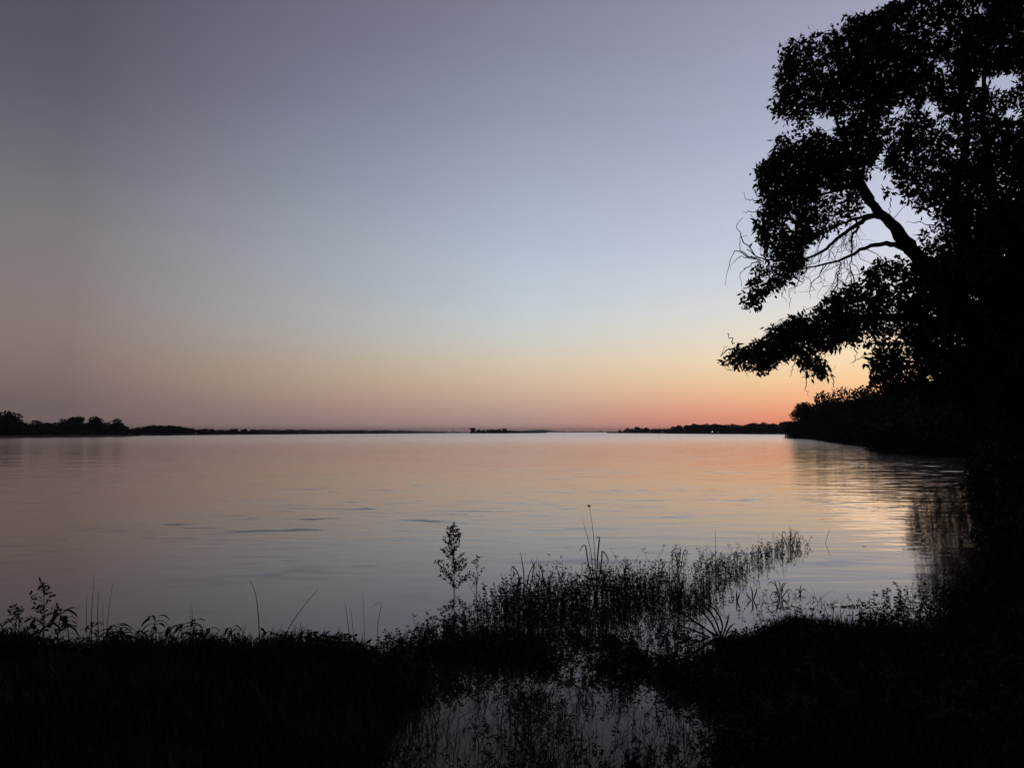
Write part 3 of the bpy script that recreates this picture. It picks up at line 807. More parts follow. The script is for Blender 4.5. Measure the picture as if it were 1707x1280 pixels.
loose_twigs(tw, [
    ([(1262, 430), (1245, 424), (1232, 412), (1234, 398), (1246, 392)], 13.2), ([(1260, 432), (1238, 420), (1222, 420), (1214, 440), (1210, 472)], 13.2),
    ([(1258, 425), (1240, 402), (1230, 385), (1232, 370), (1241, 362)], 13.2), ([(1268, 438), (1248, 440), (1236, 455), (1238, 475)], 13.2),
    ([(1272, 436), (1250, 430), (1228, 432), (1216, 452)], 13.3), ([(1270, 332), (1256, 336), (1245, 330), (1238, 318)], 13.2), ([(1268, 354), (1254, 352), (1240, 354)], 13.2),
    ([(1378, 440), (1362, 460), (1350, 480), (1352, 498)], 13.4), ([(1345, 448), (1330, 468), (1315, 492), (1318, 512)], 13.4), ([(1320, 455), (1305, 482), (1310, 500)], 13.4),
    ([(1419, 452), (1425, 474), (1412, 490), (1390, 495)], 13.7), ([(1330, 590), (1322, 610), (1316, 628)], 13.3), ([(1342, 600), (1346, 625), (1342, 648), (1350, 660)], 13.3),
    ([(1425, 575), (1426, 592), (1421, 610)], 13.5), ([(1225, 580), (1208, 582), (1202, 596), (1212, 572)], 13.2), ([(1224, 572), (1216, 562), (1213, 556)], 13.2), ([(1485, 330), (1484, 352), (1481, 366)], 14.2),
    ([(1561, 376), (1530, 372), (1510, 370)], 14.5), ([(1460, 580), (1440, 595), (1420, 605)], 13.5), ([(1385, 625), (1390, 640), (1386, 652)], 13.4)])
part(tw, 'twigs', M_BARK, tree, base, kind='stuff')

# ------------------------------------------------------------------ overhanging thicket trees behind it on the right bank
def thicket(px, dep, polys, holes, n, dmin, dmax, gap, label, L=0.17, trunk_top=(0, 0)):
    b0 = at(px, 720, dep); b0[2] = float(ground_h([b0[0]], [b0[1]])[0]) - 0.05
    e = empty('thicket_tree', b0); tag(e, label, 'tree', 'overhanging trees on the right bank')
    c = fill(polys, holes, n, dmin, dmax, gap=gap, gscale=1.3)
    m = MB(); rosettes(m, c, k=6, L=L, Wd=L * 0.5, spread=0.09); part(m, 'crown', M_LEAF, e, b0, kind='stuff')
    m = MB(); mid = c.mean(0)
    s = limb(m, [b0, b0 * 0.6 + mid * 0.4 + (0.3, 0, 0.2), mid * 0.8 + b0 * 0.2, mid + (0, 0, 1.2)], 0.28, 0.07, 12, 0.04, 9); part(m, 'trunk', M_BARK, e, b0, True)
    m = MB(); twig_net(m, list(s), c[rng.choice(len(c), min(160, len(c)), replace=False)], r=0.012, step=0.6); part(m, 'branches', M_BARK, e, b0, kind='stuff')
thicket(1690, 27, [[(1512, 662), (1535, 650), (1560, 640), (1600, 600), (1650, 520), (1740, 500), (1740, 760), (1660, 765), (1638, 735), (1622, 712), (1606, 722), (1592, 694), (1574, 700), (1560, 680), (1546, 688), (1530, 670)]],
        LOW_HOLES, 3200, 24, 31, 0.30, 'dense dark tree hanging low over the water below the big tree')
thicket(1650, 36, [[(1500, 680), (1540, 650), (1620, 610), (1740, 560), (1740, 790), (1660, 795), (1622, 775), (1612, 745), (1560, 732), (1520, 720)]],
        LOW_HOLES, 2600, 33, 42, 0.25, 'dark bushy tree farther along the right bank above the spit', L=0.22)
thicket(1760, 18, [[(1650, 640), (1690, 560), (1800, 500), (1800, 900), (1700, 880), (1655, 800)]], [], 1500, 15.5, 20, 0.28, 'dark leafy sapling crown at the right edge beside the trunk', L=0.13)
# shrubs lining the bank
SHR = [tree_meshes(500 + i, 10, 16, 0.9, 2200, 12, 0.0, 0.6) for i in range(2)]
for i, (px, py, top, lb) in enumerate([(1632, 782, 735, 'dark shrub overhanging the water right of the bank spit'), (1652, 830, 725, 'dark shrub on the right bank under the big tree'),
                       (1672, 900, 740, 'dark shrub on the right bank nearest the trunk'), (1690, 960, 800, 'low dark shrub at the right edge of the picture'),
                       (1640, 800, 732, 'dark shrub between the spit and the big tree')]):
    g = gr(px, py); h = at(px, top, g[1])[2]
    e = empty('bank_shrub', (g[0] + 0.9 * h, g[1] + 0.3, 0.05), rnd.uniform(0, 6)); s = h / 10
    e.scale = (s, s, s); tag(e, lb, 'shrub', 'shrubs on the near right bank')
    for nm, me in zip(('stem', 'crown'), SHR[i % 2]):
        c = bpy.data.objects.new(nm, me); col.objects.link(c); c.parent = e

for i, (D_, h_, lb) in enumerate([(33, 1.9, 'dark bank shrub under the thicket, farthest of the row below the big tree'), (27, 1.8, 'dark bank shrub under the thicket, second farthest of the row below the big tree'),
                       (22, 1.6, 'dark bank shrub in the middle of the row below the big tree'), (18, 1.4, 'dark bank shrub at the foot of the big tree'), (14.5, 1.1, 'low bank shrub just nearer than the big tree'), (12, 0.9, 'low bank shrub nearest the camera on the right edge')]):
    px = 1622 + 0.8 * h_ / D_ * F0
    q = at(px, 720, D_)
    e = empty('bank_shrub', (q[0], q[1], -0.05), rnd.uniform(0, 6)); s = h_ / 10
    e.scale = (s, s, s); tag(e, lb, 'shrub', 'shrubs below the big tree')
    for nm, me in zip(('stem', 'crown'), SHR[i % 2]):
        c = bpy.data.objects.new(nm, me); col.objects.link(c); c.parent = e

# ------------------------------------------------------------------ foreground vegetation
def blades(mb, base, h, w, lean, seg=3, bend=0.5):
    """bent tapering grass blades, vectorised"""
    n = len(base)
    an = rng.uniform(0, 2 * math.pi, n)
    dirv = np.stack([np.cos(an), np.sin(an), np.zeros(n)], 1)
    side = np.stack([-np.sin(an + 0.6), np.cos(an + 0.6), np.zeros(n)], 1)
    prev = None
    us = np.linspace(0, 1, seg + 1)
    rows = []
    for u in us:
        c = base + np.array([0, 0, 1]) * (h * (u - 0.25 * bend * u * u))[:, None] + dirv * (lean * h * u ** 2)[:, None]
        ww = (w * (1 - u) ** 0.7 * 0.5 + 0.0006)[:, None]
        rows.append((c - side * ww, c + side * ww))
    for a, b_ in zip(rows, rows[1:]):
        mb.quads(np.stack([a[0], a[1], b_[1], b_[0]], 1))
def pts_in(polypx, n, zfun=None):
    """points on the ground inside an outline given on the water plane by pixels"""
    poly = [g2(*q) for q in polypx]
    x0, x1 = min(p[0] for p in poly), max(p[0] for p in poly); y0, y1 = min(p[1] for p in poly), max(p[1] for p in poly)
    outp = []; got = 0
    while got < n:
        x = rng.uniform(x0, x1, n * 2); y = rng.uniform(y0, y1, n * 2)
        ok = in_poly(x, y, poly); outp.append(np.stack([x[ok], y[ok]], 1)); got += ok.sum()
    q = np.concatenate(outp)[:n]
    z = ground_h(q[:, 0], q[:, 1]) - 0.02
    return np.stack([q[:, 0], q[:, 1], np.maximum(z, -0.15)], 1)
def clump(p, scale, thr, soft=0.12):
    g = vnoise(p * np.array([1, 1, 0]) + 5.3, scale) * 0.6 + vnoise(p * np.array([1, 1, 0]), scale * 2.7) * 0.4
    return p[g > thr + soft * (rng.random(len(p)) - 0.5)]

# bank turf
x = rng.uniform(-8, 9, 120000); y = rng.uniform(4.0, 11.5, 120000)
z = ground_h(x, y) - 0.02
ok = (z > -0.02) & (np.abs(x) < y * 0.72)
x, y, z = x[ok], y[ok], z[ok]
bp_ = np.stack([x, y, z], 1)
x2 = rng.uniform(-6, 18, 60000); y2 = rng.uniform(0.8, 16, 60000); z2 = ground_h(x2, y2) - 0.02
ok = (z2 > -0.02) & ((np.abs(x2) >= y2 * 0.72) | (y2 > 11.5) | (y2 < 4.0)) & (np.abs(x2) < y2 * 1.25 + 1.5)
bp_ = np.concatenate([bp_, np.stack([x2[ok], y2[ok], z2[ok]], 1)]); x = bp_[:, 0]
gmsk = vnoise(bp_, 1.7)
m = MB()
blades(m, bp_, (0.07 + 0.15 * gmsk + 0.05 * rng.random(len(x))), 0.008 + 0.004 * rng.random(len(x)), 0.6 * rng.random(len(x)), seg=2)
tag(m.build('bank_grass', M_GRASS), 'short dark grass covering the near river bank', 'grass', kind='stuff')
# fringe of weeds along the left water's edge
m = MB()
fr = pts_in([(-60, 1096), (250, 1094), (560, 1096), (660, 1108), (680, 1150), (600, 1140), (250, 1130), (-60, 1140)], 7500)
fr = clump(fr, 2.2, 0.42)
hgt = 0.06 + 0.24 * rng.random(len(fr)) ** 3 + 0.08 * vnoise(fr, 2)
blades(m, fr, hgt, 0.010 + 0.006 * rng.random(len(fr)), 0.5 * rng.random(len(fr)), seg=3)
def herbs(mb, base, h, k=7, L=0.045, lean=0.2, stem=0.0022, low=0.25):
    """leafy upright water herbs: a thin stem and short leaves up it"""
    n = len(base)
    an = rng.uniform(0, 6.28, n)
    ld = np.stack([np.cos(an), np.sin(an), np.zeros(n)], 1) * (lean * rng.random(n))[:, None]
    blade_rows = []
    side = np.stack([np.ones(n), np.zeros(n), np.zeros(n)], 1)
    us = (0, 0.5, 1)
    pos = lambda u: base + (h * u)[:, None] * np.array([0, 0, 1]) + ld * (h * u * u)[:, None]
    rows = [pos(np.full(n, u)) for u in us]
    for a, b_, ua, ub in zip(rows, rows[1:], us, us[1:]):
        for sv in (side, np.roll(side, 1, 1)):
            mb.quads(np.stack([a - sv * stem, a + sv * stem, b_ + sv * stem * 0.7, b_ - sv * stem * 0.7], 1))
    for j in range(k):
        u = low + (1 - low) * rng.random(n) ** 0.7
        c = pos(u)
        a2 = rng.uniform(0, 6.28, n)
        d = np.stack([np.cos(a2), np.sin(a2), rng.uniform(-0.3, 0.9, n)], 1)
        mb.quads(leaf_quads(c, d, L * rng.uniform(0.5, 1.3, n), L * 0.38))
fr2 = pts_in([(-60, 1098), (250, 1096), (560, 1096), (660, 1108), (700, 1150), (600, 1130), (250, 1120), (-60, 1130)], 1800)
fr2 = clump(fr2, 1.6, 0.5)
herbs(m, fr2, 0.10 + 0.14 * rng.random(len(fr2)), k=8, L=0.05)
for q in pts_in([(-60, 1098), (250, 1096), (560, 1096), (660, 1108), (680, 1135), (250, 1122), (-60, 1122)], 90):
    k = rng.integers(4, 14); c_ = np.stack([q[0] + rng.normal(size=k) * 0.05, q[1] + rng.normal(size=k) * 0.05, np.full(k, q[2])], 1)
    hv_ = rng.uniform(0.08, 0.17) + 0.16 * rng.random() ** 3
    blades(m, c_, hv_ * rng.uniform(0.5, 1.1, k), np.full(k, 0.007), 1.2 * rng.random(k))
    if rng.random() < 0.6: herbs(m, c_[:4], hv_ * rng.uniform(0.7, 1.15, len(c_[:4])), k=9, L=0.055)
for q in pts_in([(-60, 1096), (250, 1094), (560, 1096), (690, 1110), (690, 1135), (250, 1112), (-60, 1112)], 44):
    k = int(rng.integers(2, 9)); c_ = np.stack([q[0] + rng.normal(size=k) * 0.04, q[1] + rng.normal(size=k) * 0.04, np.full(k, q[2])], 1)
    blades(m, c_, rng.uniform(0.14, 0.36) * rng.uniform(0.5, 1.1, k), np.full(k, 0.005), 0.9 * rng.random(k), seg=4)
tag(m.build('edge_weeds', M_REED), 'dark low weeds fringing the water along the left bank', 'weeds', kind='stuff')

# drowned water plants of the spit reaching out to the right
def clumped(polypx, nclump, lo, hi, sig, z=None):
    """plants gathered in uneven clumps: positions and the vigour of each plant"""
    c = pts_in(polypx, nclump)
    outp, vig = [], []
    for q in c:
        k = int(lo + (hi - lo) * rng.random() ** 1.8)
        v = rng.uniform(0.55, 1.1)
        d = rng.normal(size=(k, 2)) * sig * rng.uniform(0.5, 1.4)
        outp.append(np.stack([q[0] + d[:, 0], q[1] + d[:, 1], np.zeros(k)], 1))
        vig.append(v * np.exp(-0.5 * (d ** 2).sum(1) / (sig * 1.3) ** 2) * rng.uniform(0.6, 1.15, k))
    p = np.concatenate(outp); v = np.concatenate(vig)
    p[:, 2] = np.maximum(ground_h(p[:, 0], p[:, 1]), -0.08) - 0.02 if z is None else z
    return p, v
m = MB()
S_DENSE = [(640, 1092), (700, 1074), (770, 1052), (805, 1024), (850, 1010), (930, 998), (1010, 990), (1030, 1002), (960, 1022), (880, 1040), (800, 1062), (720, 1090), (650, 1105)]
S_MID = [(1000, 990), (1060, 980), (1110, 966), (1150, 962), (1200, 950), (1190, 972), (1140, 1000), (1070, 1020), (1000, 1020)]
S_TIP = [(1180, 952), (1240, 938), (1280, 920), (1330, 905), (1338, 912), (1290, 928), (1250, 950), (1200, 974)]
S_NEAR = [(760, 1066), (860, 1040), (1000, 1020), (1100, 1012), (1180, 985), (1215, 980), (1200, 1005), (1150, 1032), (1080, 1062), (900, 1066), (780, 1085)]
p, v = clumped(S_DENSE, 105, 3, 13, 0.12, -0.06); v = v * np.interp(p[:, 0], [-1.2, -0.4, 0.2, 1.2], [0.6, 0.85, 1.25, 1.3]); herbs(m, p, 0.08 + 0.40 * v, k=9, L=0.042, lean=0.45)
p, v = clumped(S_DENSE, 40, 5, 16, 0.10, -0.06); v = v * np.interp(p[:, 0], [-1.2, -0.4, 0.2, 1.2], [0.6, 0.85, 1.25, 1.3]); blades(m, p, 0.08 + 0.42 * v, 0.007 + 0.004 * rng.random(len(p)), 0.7 * rng.random(len(p)))
p, v = clumped(S_MID, 62, 3, 10, 0.13, -0.06); herbs(m, p, 0.08 + 0.46 * v, k=9, L=0.042, lean=0.45)
p, v = clumped(S_MID, 22, 6, 16, 0.10, -0.06); blades(m, p, 0.08 + 0.38 * v, 0.007 + 0.004 * rng.random(len(p)), 0.8 * rng.random(len(p)))
p, v = clumped(S_TIP, 70, 2, 6, 0.12, -0.06); herbs(m, p, 0.06 + 0.34 * v, k=7, L=0.038, lean=0.4)
p, v = clumped(S_TIP, 34, 2, 6, 0.12, -0.06); blades(m, p, 0.06 + 0.32 * v, np.full(len(p), 0.008), 0.9 * rng.random(len(p)))
for poly, n in ((S_DENSE, 36), (S_MID, 26), (S_TIP, 12), (S_NEAR, 40)):      # long bent and broken leaves among them
    p = pts_in(poly, n); p[:, 2] = -0.06
    blades(m, p, rng.uniform(0.2, 0.55, n), np.full(n, 0.010), 0.4 + 1.6 * rng.random(n), seg=5, bend=1.5)
tag(m.build('spit_plants', M_REED), 'drowned leafy plants forming a spit out into the river', 'plants', kind='stuff')
# stems in the shallows between spit and bank
m = MB()
p, v = clumped(S_NEAR, 70, 3, 12, 0.14, -0.05); herbs(m, p, 0.05 + 0.30 * v, k=6, L=0.034, lean=0.7)
p, v = clumped(S_NEAR, 45, 4, 14, 0.12, -0.05); blades(m, p, 0.05 + 0.34 * v, np.full(len(p), 0.007), 1.1 * rng.random(len(p)))
SH = [(610, 1125), (660, 1095), (760, 1072), (880, 1060), (1010, 1060), (1130, 1060), (1240, 1052), (1275, 1080), (1260, 1130), (1245, 1160), (1120, 1155), (1000, 1148), (880, 1160), (800, 1150), (700, 1165), (640, 1160)]
p, v = clumped(SH, 210, 8, 30, 0.13); herbs(m, p, 0.03 + 0.19 * v, k=7, L=0.042, lean=0.9)
p, v = clumped(SH, 170, 10, 30, 0.13); blades(m, p, 0.03 + 0.22 * v, 0.006 + 0.004 * rng.random(len(p)), 1.3 * rng.random(len(p)))
tag(m.build('shallows_plants', M_REED), 'tangled stems and tussocks standing in the shallows before the spit', 'plants', kind='stuff')
# the pool
m = MB()
PL = [(500, 1300), (610, 1255), (700, 1175), (900, 1165), (1230, 1165), (1235, 1300), (1000, 1340), (600, 1340)]
p, v = clumped(PL, 75, 3, 14, 0.10, -0.05); blades(m, p, 0.06 + 0.28 * v, 0.004 + 0.003 * rng.random(len(p)), 1.3 * rng.random(len(p)))
p, v = clumped(PL, 14, 3, 12, 0.08, -0.05); herbs(m, p, 0.05 + 0.24 * v, k=8, L=0.032, lean=0.9, stem=0.0015)
PE = [(480, 1290), (600, 1240), (680, 1165), (760, 1160), (720, 1220), (660, 1285), (560, 1320)]
p, v = clumped(PE, 95, 5, 18, 0.12); blades(m, p, 0.05 + 0.26 * v, 0.005 + 0.003 * rng.random(len(p)), 1.3 * rng.random(len(p)))
PE2 = [(1130, 1165), (1240, 1150), (1260, 1300), (1180, 1330), (1200, 1230), (1160, 1190)]
p, v = clumped(PE2, 34, 4, 20, 0.10); herbs(m, p, 0.05 + 0.26 * v, k=9, L=0.04, lean=0.8)
PM = [(820, 1160), (950, 1160), (960, 1230), (930, 1300), (840, 1300), (860, 1220)]
p, v = clumped(PM, 30, 4, 18, 0.10, -0.05); blades(m, p, 0.06 + 0.26 * v, 0.004 + 0.003 * rng.random(len(p)), 1.3 * rng.random(len(p)))
p, v = clumped(PM, 14, 4, 14, 0.09, -0.05); herbs(m, p, 0.05 + 0.24 * v, k=8, L=0.034, lean=0.9, stem=0.0015)
PB = [(640, 1300), (700, 1238), (800, 1225), (900, 1245), (1000, 1240), (1100, 1250), (1240, 1230), (1250, 1320), (900, 1340)]
p, v = clumped(PB, 52, 5, 20, 0.09, -0.05); blades(m, p, 0.05 + 0.24 * v, 0.004 + 0.003 * rng.random(len(p)), 1.5 * rng.random(len(p)))
p, v = clumped(PB, 26, 4, 14, 0.08, -0.05); herbs(m, p, 0.04 + 0.22 * v, k=8, L=0.034, lean=0.9, stem=0.0016)
PT = [(690, 1185), (760, 1155), (900, 1150), (1010, 1155), (1120, 1150), (1240, 1150), (1240, 1185), (1130, 1178), (1000, 1182), (900, 1190), (790, 1180)]
p, v = clumped(PT, 60, 5, 18, 0.08, -0.05); blades(m, p, 0.04 + 0.2 * v, 0.004 + 0.003 * rng.random(len(p)), 1.6 * rng.random(len(p)))
tag(m.build('pool_plants', M_REED), 'thin bent stems and grass standing in the near pool', 'plants', kind='stuff')
# right-hand margin of the shallows
m = MB()
RE = [(1190, 1066), (1250, 1048), (1330, 1040), (1420, 1050), (1500, 1036), (1590, 1008), (1640, 978), (1680, 1010), (1620, 1060), (1500, 1095), (1400, 1105), (1220, 1110)]
p, v = clumped(RE, 150, 6, 26, 0.13); blades(m, p, 0.02 + 0.16 * v, np.full(len(p), 0.008), 1.4 * rng.random(len(p)))
p, v = clumped([(1430, 1048), (1520, 1025), (1600, 990), (1640, 960), (1665, 1000), (1560, 1055), (1440, 1075)], 48, 4, 18, 0.12); herbs(m, p, 0.05 + 0.32 * v, k=9, L=0.05, lean=0.4)
p, v = clumped([(1380, 1030), (1480, 1012), (1560, 990), (1620, 960), (1560, 1020), (1460, 1045)], 16, 2, 8, 0.10, -0.04); blades(m, p, 0.05 + 0.25 * v, np.full(len(p), 0.006), 1.2 * rng.random(len(p)))
RS = [(1210, 1000), (1300, 985), (1400, 1000), (1500, 985), (1580, 955), (1640, 930), (1640, 985), (1560, 1030), (1430, 1048), (1300, 1042), (1230, 1030)]
p, v = clumped(RS, 40, 1, 7, 0.12, -0.04); herbs(m, p, 0.03 + 0.14 * v, k=6, L=0.035, lean=0.9, stem=0.0018)
p, v = clumped(RS, 36, 1, 6, 0.08, -0.04); blades(m, p, 0.05 + 0.22 * v, 0.005 + 0.003 * rng.random(len(p)), 1.6 * rng.random(len(p)))
RS2 = [(1480, 1000), (1560, 975), (1610, 945), (1640, 930), (1650, 990), (1560, 1035), (1470, 1045)]
p, v = clumped(RS2, 34, 2, 10, 0.12, -0.04); herbs(m, p, 0.04 + 0.22 * v, k=8, L=0.045, lean=0.5)
c_ = pts_in([(1250, 1035), (1330, 1005), (1430, 1000), (1560, 990), (1600, 1000), (1430, 1045), (1300, 1045)], 420); c_[:, 2] = 0.004
c_ = clump(c_, 2.4, 0.5)
an_ = rng.uniform(0, 6.28, len(c_)); m.quads(leaf_quads(c_, np.stack([np.cos(an_), np.sin(an_), 0.08 * rng.random(len(c_))], 1), 0.05 * rng.uniform(0.4, 1.3, len(c_)), 0.022, roll=np.tile([0.0, 0.05, 1.0], (len(c_), 1))))
for q in pts_in([(1190, 1066), (1250, 1048), (1330, 1044), (1420, 1052), (1500, 1038), (1590, 1010), (1600, 1030), (1500, 1060), (1400, 1070), (1220, 1085)], 40):
    k = int(rng.integers(2, 9)); c_ = np.stack([q[0] + rng.normal(size=k) * 0.05, q[1] + rng.normal(size=k) * 0.05, np.full(k, q[2])], 1)
    blades(m, c_, rng.uniform(0.1, 0.3) * rng.uniform(0.5, 1.1, k), np.full(k, 0.006), 1.3 * rng.random(k), seg=4)
tag(m.build('margin_plants', M_REED), 'dark grass and herbs along the right edge of the shallows', 'plants', kind='stuff')
# coarser tussocks and weeds scattered over the bank
m = MB()
p, v = clumped([(-80, 1150), (400, 1130), (640, 1160), (560, 1240), (300, 1290), (-80, 1290)], 130, 8, 26, 0.12); blades(m, p, 0.06 + 0.26 * v, np.full(len(p), 0.009), 1.2 * rng.random(len(p)))
p, v = clumped([(1260, 1120), (1500, 1080), (1760, 1010), (1760, 1290), (1260, 1290)], 150, 8, 26, 0.12); blades(m, p, 0.06 + 0.26 * v, np.full(len(p), 0.009), 1.2 * rng.random(len(p)))
p, v = clumped([(1260, 1120), (1500, 1080), (1760, 1010), (1760, 1290), (1260, 1290)], 60, 6, 16, 0.12); herbs(m, p, 0.06 + 0.2 * v, k=8, L=0.06)
tag(m.build('bank_tussocks', M_GRASS), 'uneven coarse tussocks on the dark near bank', 'grass', kind='stuff')

# ---------------- plants one can tell apart
def stalk(pts, depth, r, label, cat='stalk', name='grass_stalk', head=None, group='tall stalks at the water edge'):
    Q = [at(x_, y_, depth) for x_, y_ in pts]
    m = MB(); s = smooth_path(Q, 14)
    s[0][2] -= 0.04
    if head is None:
        m.tube(s, np.linspace(r, r * 0.35, 14).tolist(), 5)
        o = m.build(name, M_DRY, origin=s[0]); tag(o, label, cat, group); return o
    e = empty(name, s[0]); tag(e, label, cat, group)
    m.tube(s, np.linspace(r, r * 0.45, 14).tolist(), 5); part(m, 'stem', M_DRY, e, s[0])
    m = MB(); k = 26
    m.quads(leaf_quads(np.repeat(s[-1:], k, 0), rng.normal(size=(k, 3)) + (0, 0, 0.3), head * rng.uniform(0.5, 1, k), head * 0.35)); part(m, 'flower_head', M_DRY, e, s[0])
    return e
def strap(m, pts, depth, w):
    """flat grass leaf through pixel points"""
    Q = [at(x_, y_, depth + 0.02 * i) for i, (x_, y_) in enumerate(pts)]
    s = smooth_path(Q, 12); n = len(s)
    vs = []
    for i, p in enumerate(s):
        ww = w * (0.75 + 0.25 * math.sin(math.pi * i / n)) * (1 - (i / (n - 1)) ** 4) * 0.5 + 0.001
        tg = unit(s[min(i + 1, n - 1)] - s[max(i - 1, 0)])
        sd_ = unit(np.cross(tg, np.array([0.2, 1.0, 0.1])))
        vs += [p - sd_ * ww, p + np.array([0, 0.004, 0]), p + sd_ * ww]
    m.add(vs, [(i * 3 + k, i * 3 + k + 1, i * 3 + k + 4, i * 3 + k + 3) for i in range(n - 1) for k in (0, 1)])
def leafy_weed(px, py_base, py_top, depth, nl, L, label, tilt=0.0):
    """upright weed with a crown of long drooping leaves, each leaf a part"""
    b0 = at(px, py_base, depth); top = at(px + tilt, py_top, depth)
    e = empty('leafy_weed', b0); tag(e, label, 'weed', 'leafy weeds on the left bank')
    m = MB(); s = smooth_path([b0 - (0, 0, .05), b0 * 0.5 + top * 0.5 + rng.normal(size=3) * 0.01, top], 8); m.tube(s, np.linspace(0.006, 0.003, 8).tolist(), 5); part(m, 'stem', M_REED, e, b0)
    for k in range(nl):
        an = k * 2.4 + rng.uniform(-0.4, 0.4)
        u = 1 - 0.55 * (k / nl) ** 1.4
        c = s[0] + (s[-1] - s[0]) * u
        dr = np.array([math.cos(an), math.sin(an), 0])
        l = L * rng.uniform(0.75, 1.15)
        up_, dn_ = rng.uniform(0.2, 0.9), rng.uniform(0.5, 1.3)
        path = [c + dr * l * q + np.array([0, 0, l * (up_ * q - dn_ * q * q)]) + rng.normal(size=3) * 0.002 for q in np.linspace(0, 1, 7)]
        m = MB(); vs = []
        sd_ = np.array([-math.sin(an), math.cos(an), 0])
        for i, p in enumerate(path):
            w = 0.16 * l * math.sin(math.pi * min(1, (i + 0.5) / 6.6)) ** 0.8 * 0.75 + 0.0008
            vs += [p - sd_ * w + (0, 0, w * 0.3), p, p + sd_ * w + (0, 0, w * 0.3)]
        m.add(vs, [(i * 3 + q, i * 3 + q + 1, i * 3 + q + 4, i * 3 + q + 3) for i in range(6) for q in (0, 1)])
        part(m, 'leaf', M_REED, e, b0)
def plume(px, py_base, py_top, depth, label, width, nb, tips, name='plume_weed', lean=0):
    """tall branched weed with small leaves crowded on its side twigs"""
    b0 = at(px, py_base, depth); top = at(px + lean, py_top, depth); H = np.linalg.norm(top - b0)
    e = empty(name, b0); tag(e, label, 'weed')
    m = MB(); s = smooth_path([b0 - (0, 0, .1), b0 * .5 + top * .5 + (0.01, 0, 0), top], 16); m.tube(s, np.linspace(0.006, 0.0015, 16).tolist(), 5); part(m, 'stem', M_REED, e, b0)
    fl = MB()
    for k in range(nb):
        u = 0.03 + 0.95 * (k / nb) ** 1.15
        c = b0 + (top - b0) * u
        an = k * 2.4 + rng.normal() * 0.3
        l = width * (1.05 - u) ** 0.65 * rng.uniform(0.7, 1.15)
        tl_ = rng.uniform(0.35, 0.8)
        dr = np.array([math.cos(an), math.sin(an), 0]) * (1.1 - tl_ * 0.6) + np.array([0, 0, tl_])
        q = smooth_path([c, c + dr * l * 0.5, c + dr * l + (0, 0, 0.02)], 6)
        m = MB(); m.tube(q, np.linspace(0.0025, 0.001, 6).tolist(), 4); part(m, 'twig', M_REED, e, b0)
        k2 = tips
        cc = q[0] + (q[-1] - q[0]) * rng.uniform(0.25, 1.05, (k2, 1)) + rng.normal(size=(k2, 3)) * 0.006
        fl.quads(leaf_quads(cc, rng.normal(size=(k2, 3)) + dr * 0.7, 0.040 * rng.uniform(0.6, 1.25, k2), 0.019))
    k2 = tips
    cc = top + (b0 - top) * rng.uniform(0, 0.14, (k2, 1)); fl.quads(leaf_quads(cc, rng.normal(size=(k2, 3)) + (0, 0, 0.5), 0.03, 0.013))
    part(fl, 'foliage', M_REED, e, b0, kind='stuff')
    return e
dl = lambda py_: gr(853, py_)[1]
plume(757, 988, 878, dl(988), 'tall feathery weed standing alone in the water left of the spit', 0.30, 40, 22, lean=-3)
plume(712 + 82, 990, 925, dl(990), 'small feathery weed just right of the tall lone feathery weed', 0.16, 9, 7)
zb = 6.85
plume(72, 1085, 970, zb, 'feathery weed on the far left of the bank rising over the water', 0.22, 16, 14)
plume(30, 1090, 1010, zb + .1, 'low feathery weed at the left edge of the picture', 0.2, 13, 10)
for px, pb, pt, nl, L, tl, lb in [(95, 1085, 1018, 9, 0.16, 8, 'leafy weed with drooping leaves beside the feathery weed on the left'), (147, 1085, 1040, 9, 0.12, 0, 'small leafy weed beneath the tall thin stalks on the left'),
                              (194, 1085, 1042, 9, 0.12, 3, 'leafy weed just right of the tall thin stalks'), (244, 1088, 1030, 10, 0.15, 10, 'bent leafy weed in the middle of the left bank'),
                              (298, 1088, 1042, 8, 0.14, 6, 'leafy weed left of the paired short stalks'), (318, 1088, 1034, 7, 0.10, 2, 'slender leafy weed at the paired short stalks'),
                              (352, 1088, 1048, 6, 0.09, 4, 'small leafy weed right of the paired short stalks'), (8, 1086, 1040, 8, 0.13, -4, 'leafy weed at the left edge of the picture'), (58, 1086, 1036, 8, 0.13, -5, 'leafy weed right of the low feathery weed at the left edge'),
                              (214, 1088, 1046, 7, 0.12, -6, 'low leafy weed left of the bent leafy weed'), (272, 1088, 1044, 8, 0.12, 6, 'low leafy weed right of the bent leafy weed'), (388, 1090, 1046, 7, 0.1, 5, 'small leafy weed left of the lone curved stalk'),
                              (118, 1086, 1030, 7, 0.13, 0, 'leafy weed between the feathery weed and the stalks')]:
    leafy_weed(px, pb, pt, zb + rng.uniform(-.1, .15), nl + int(rng.integers(0, 4)), L * rng.uniform(0.75, 1.35), lb, tl + rng.uniform(-8, 8))
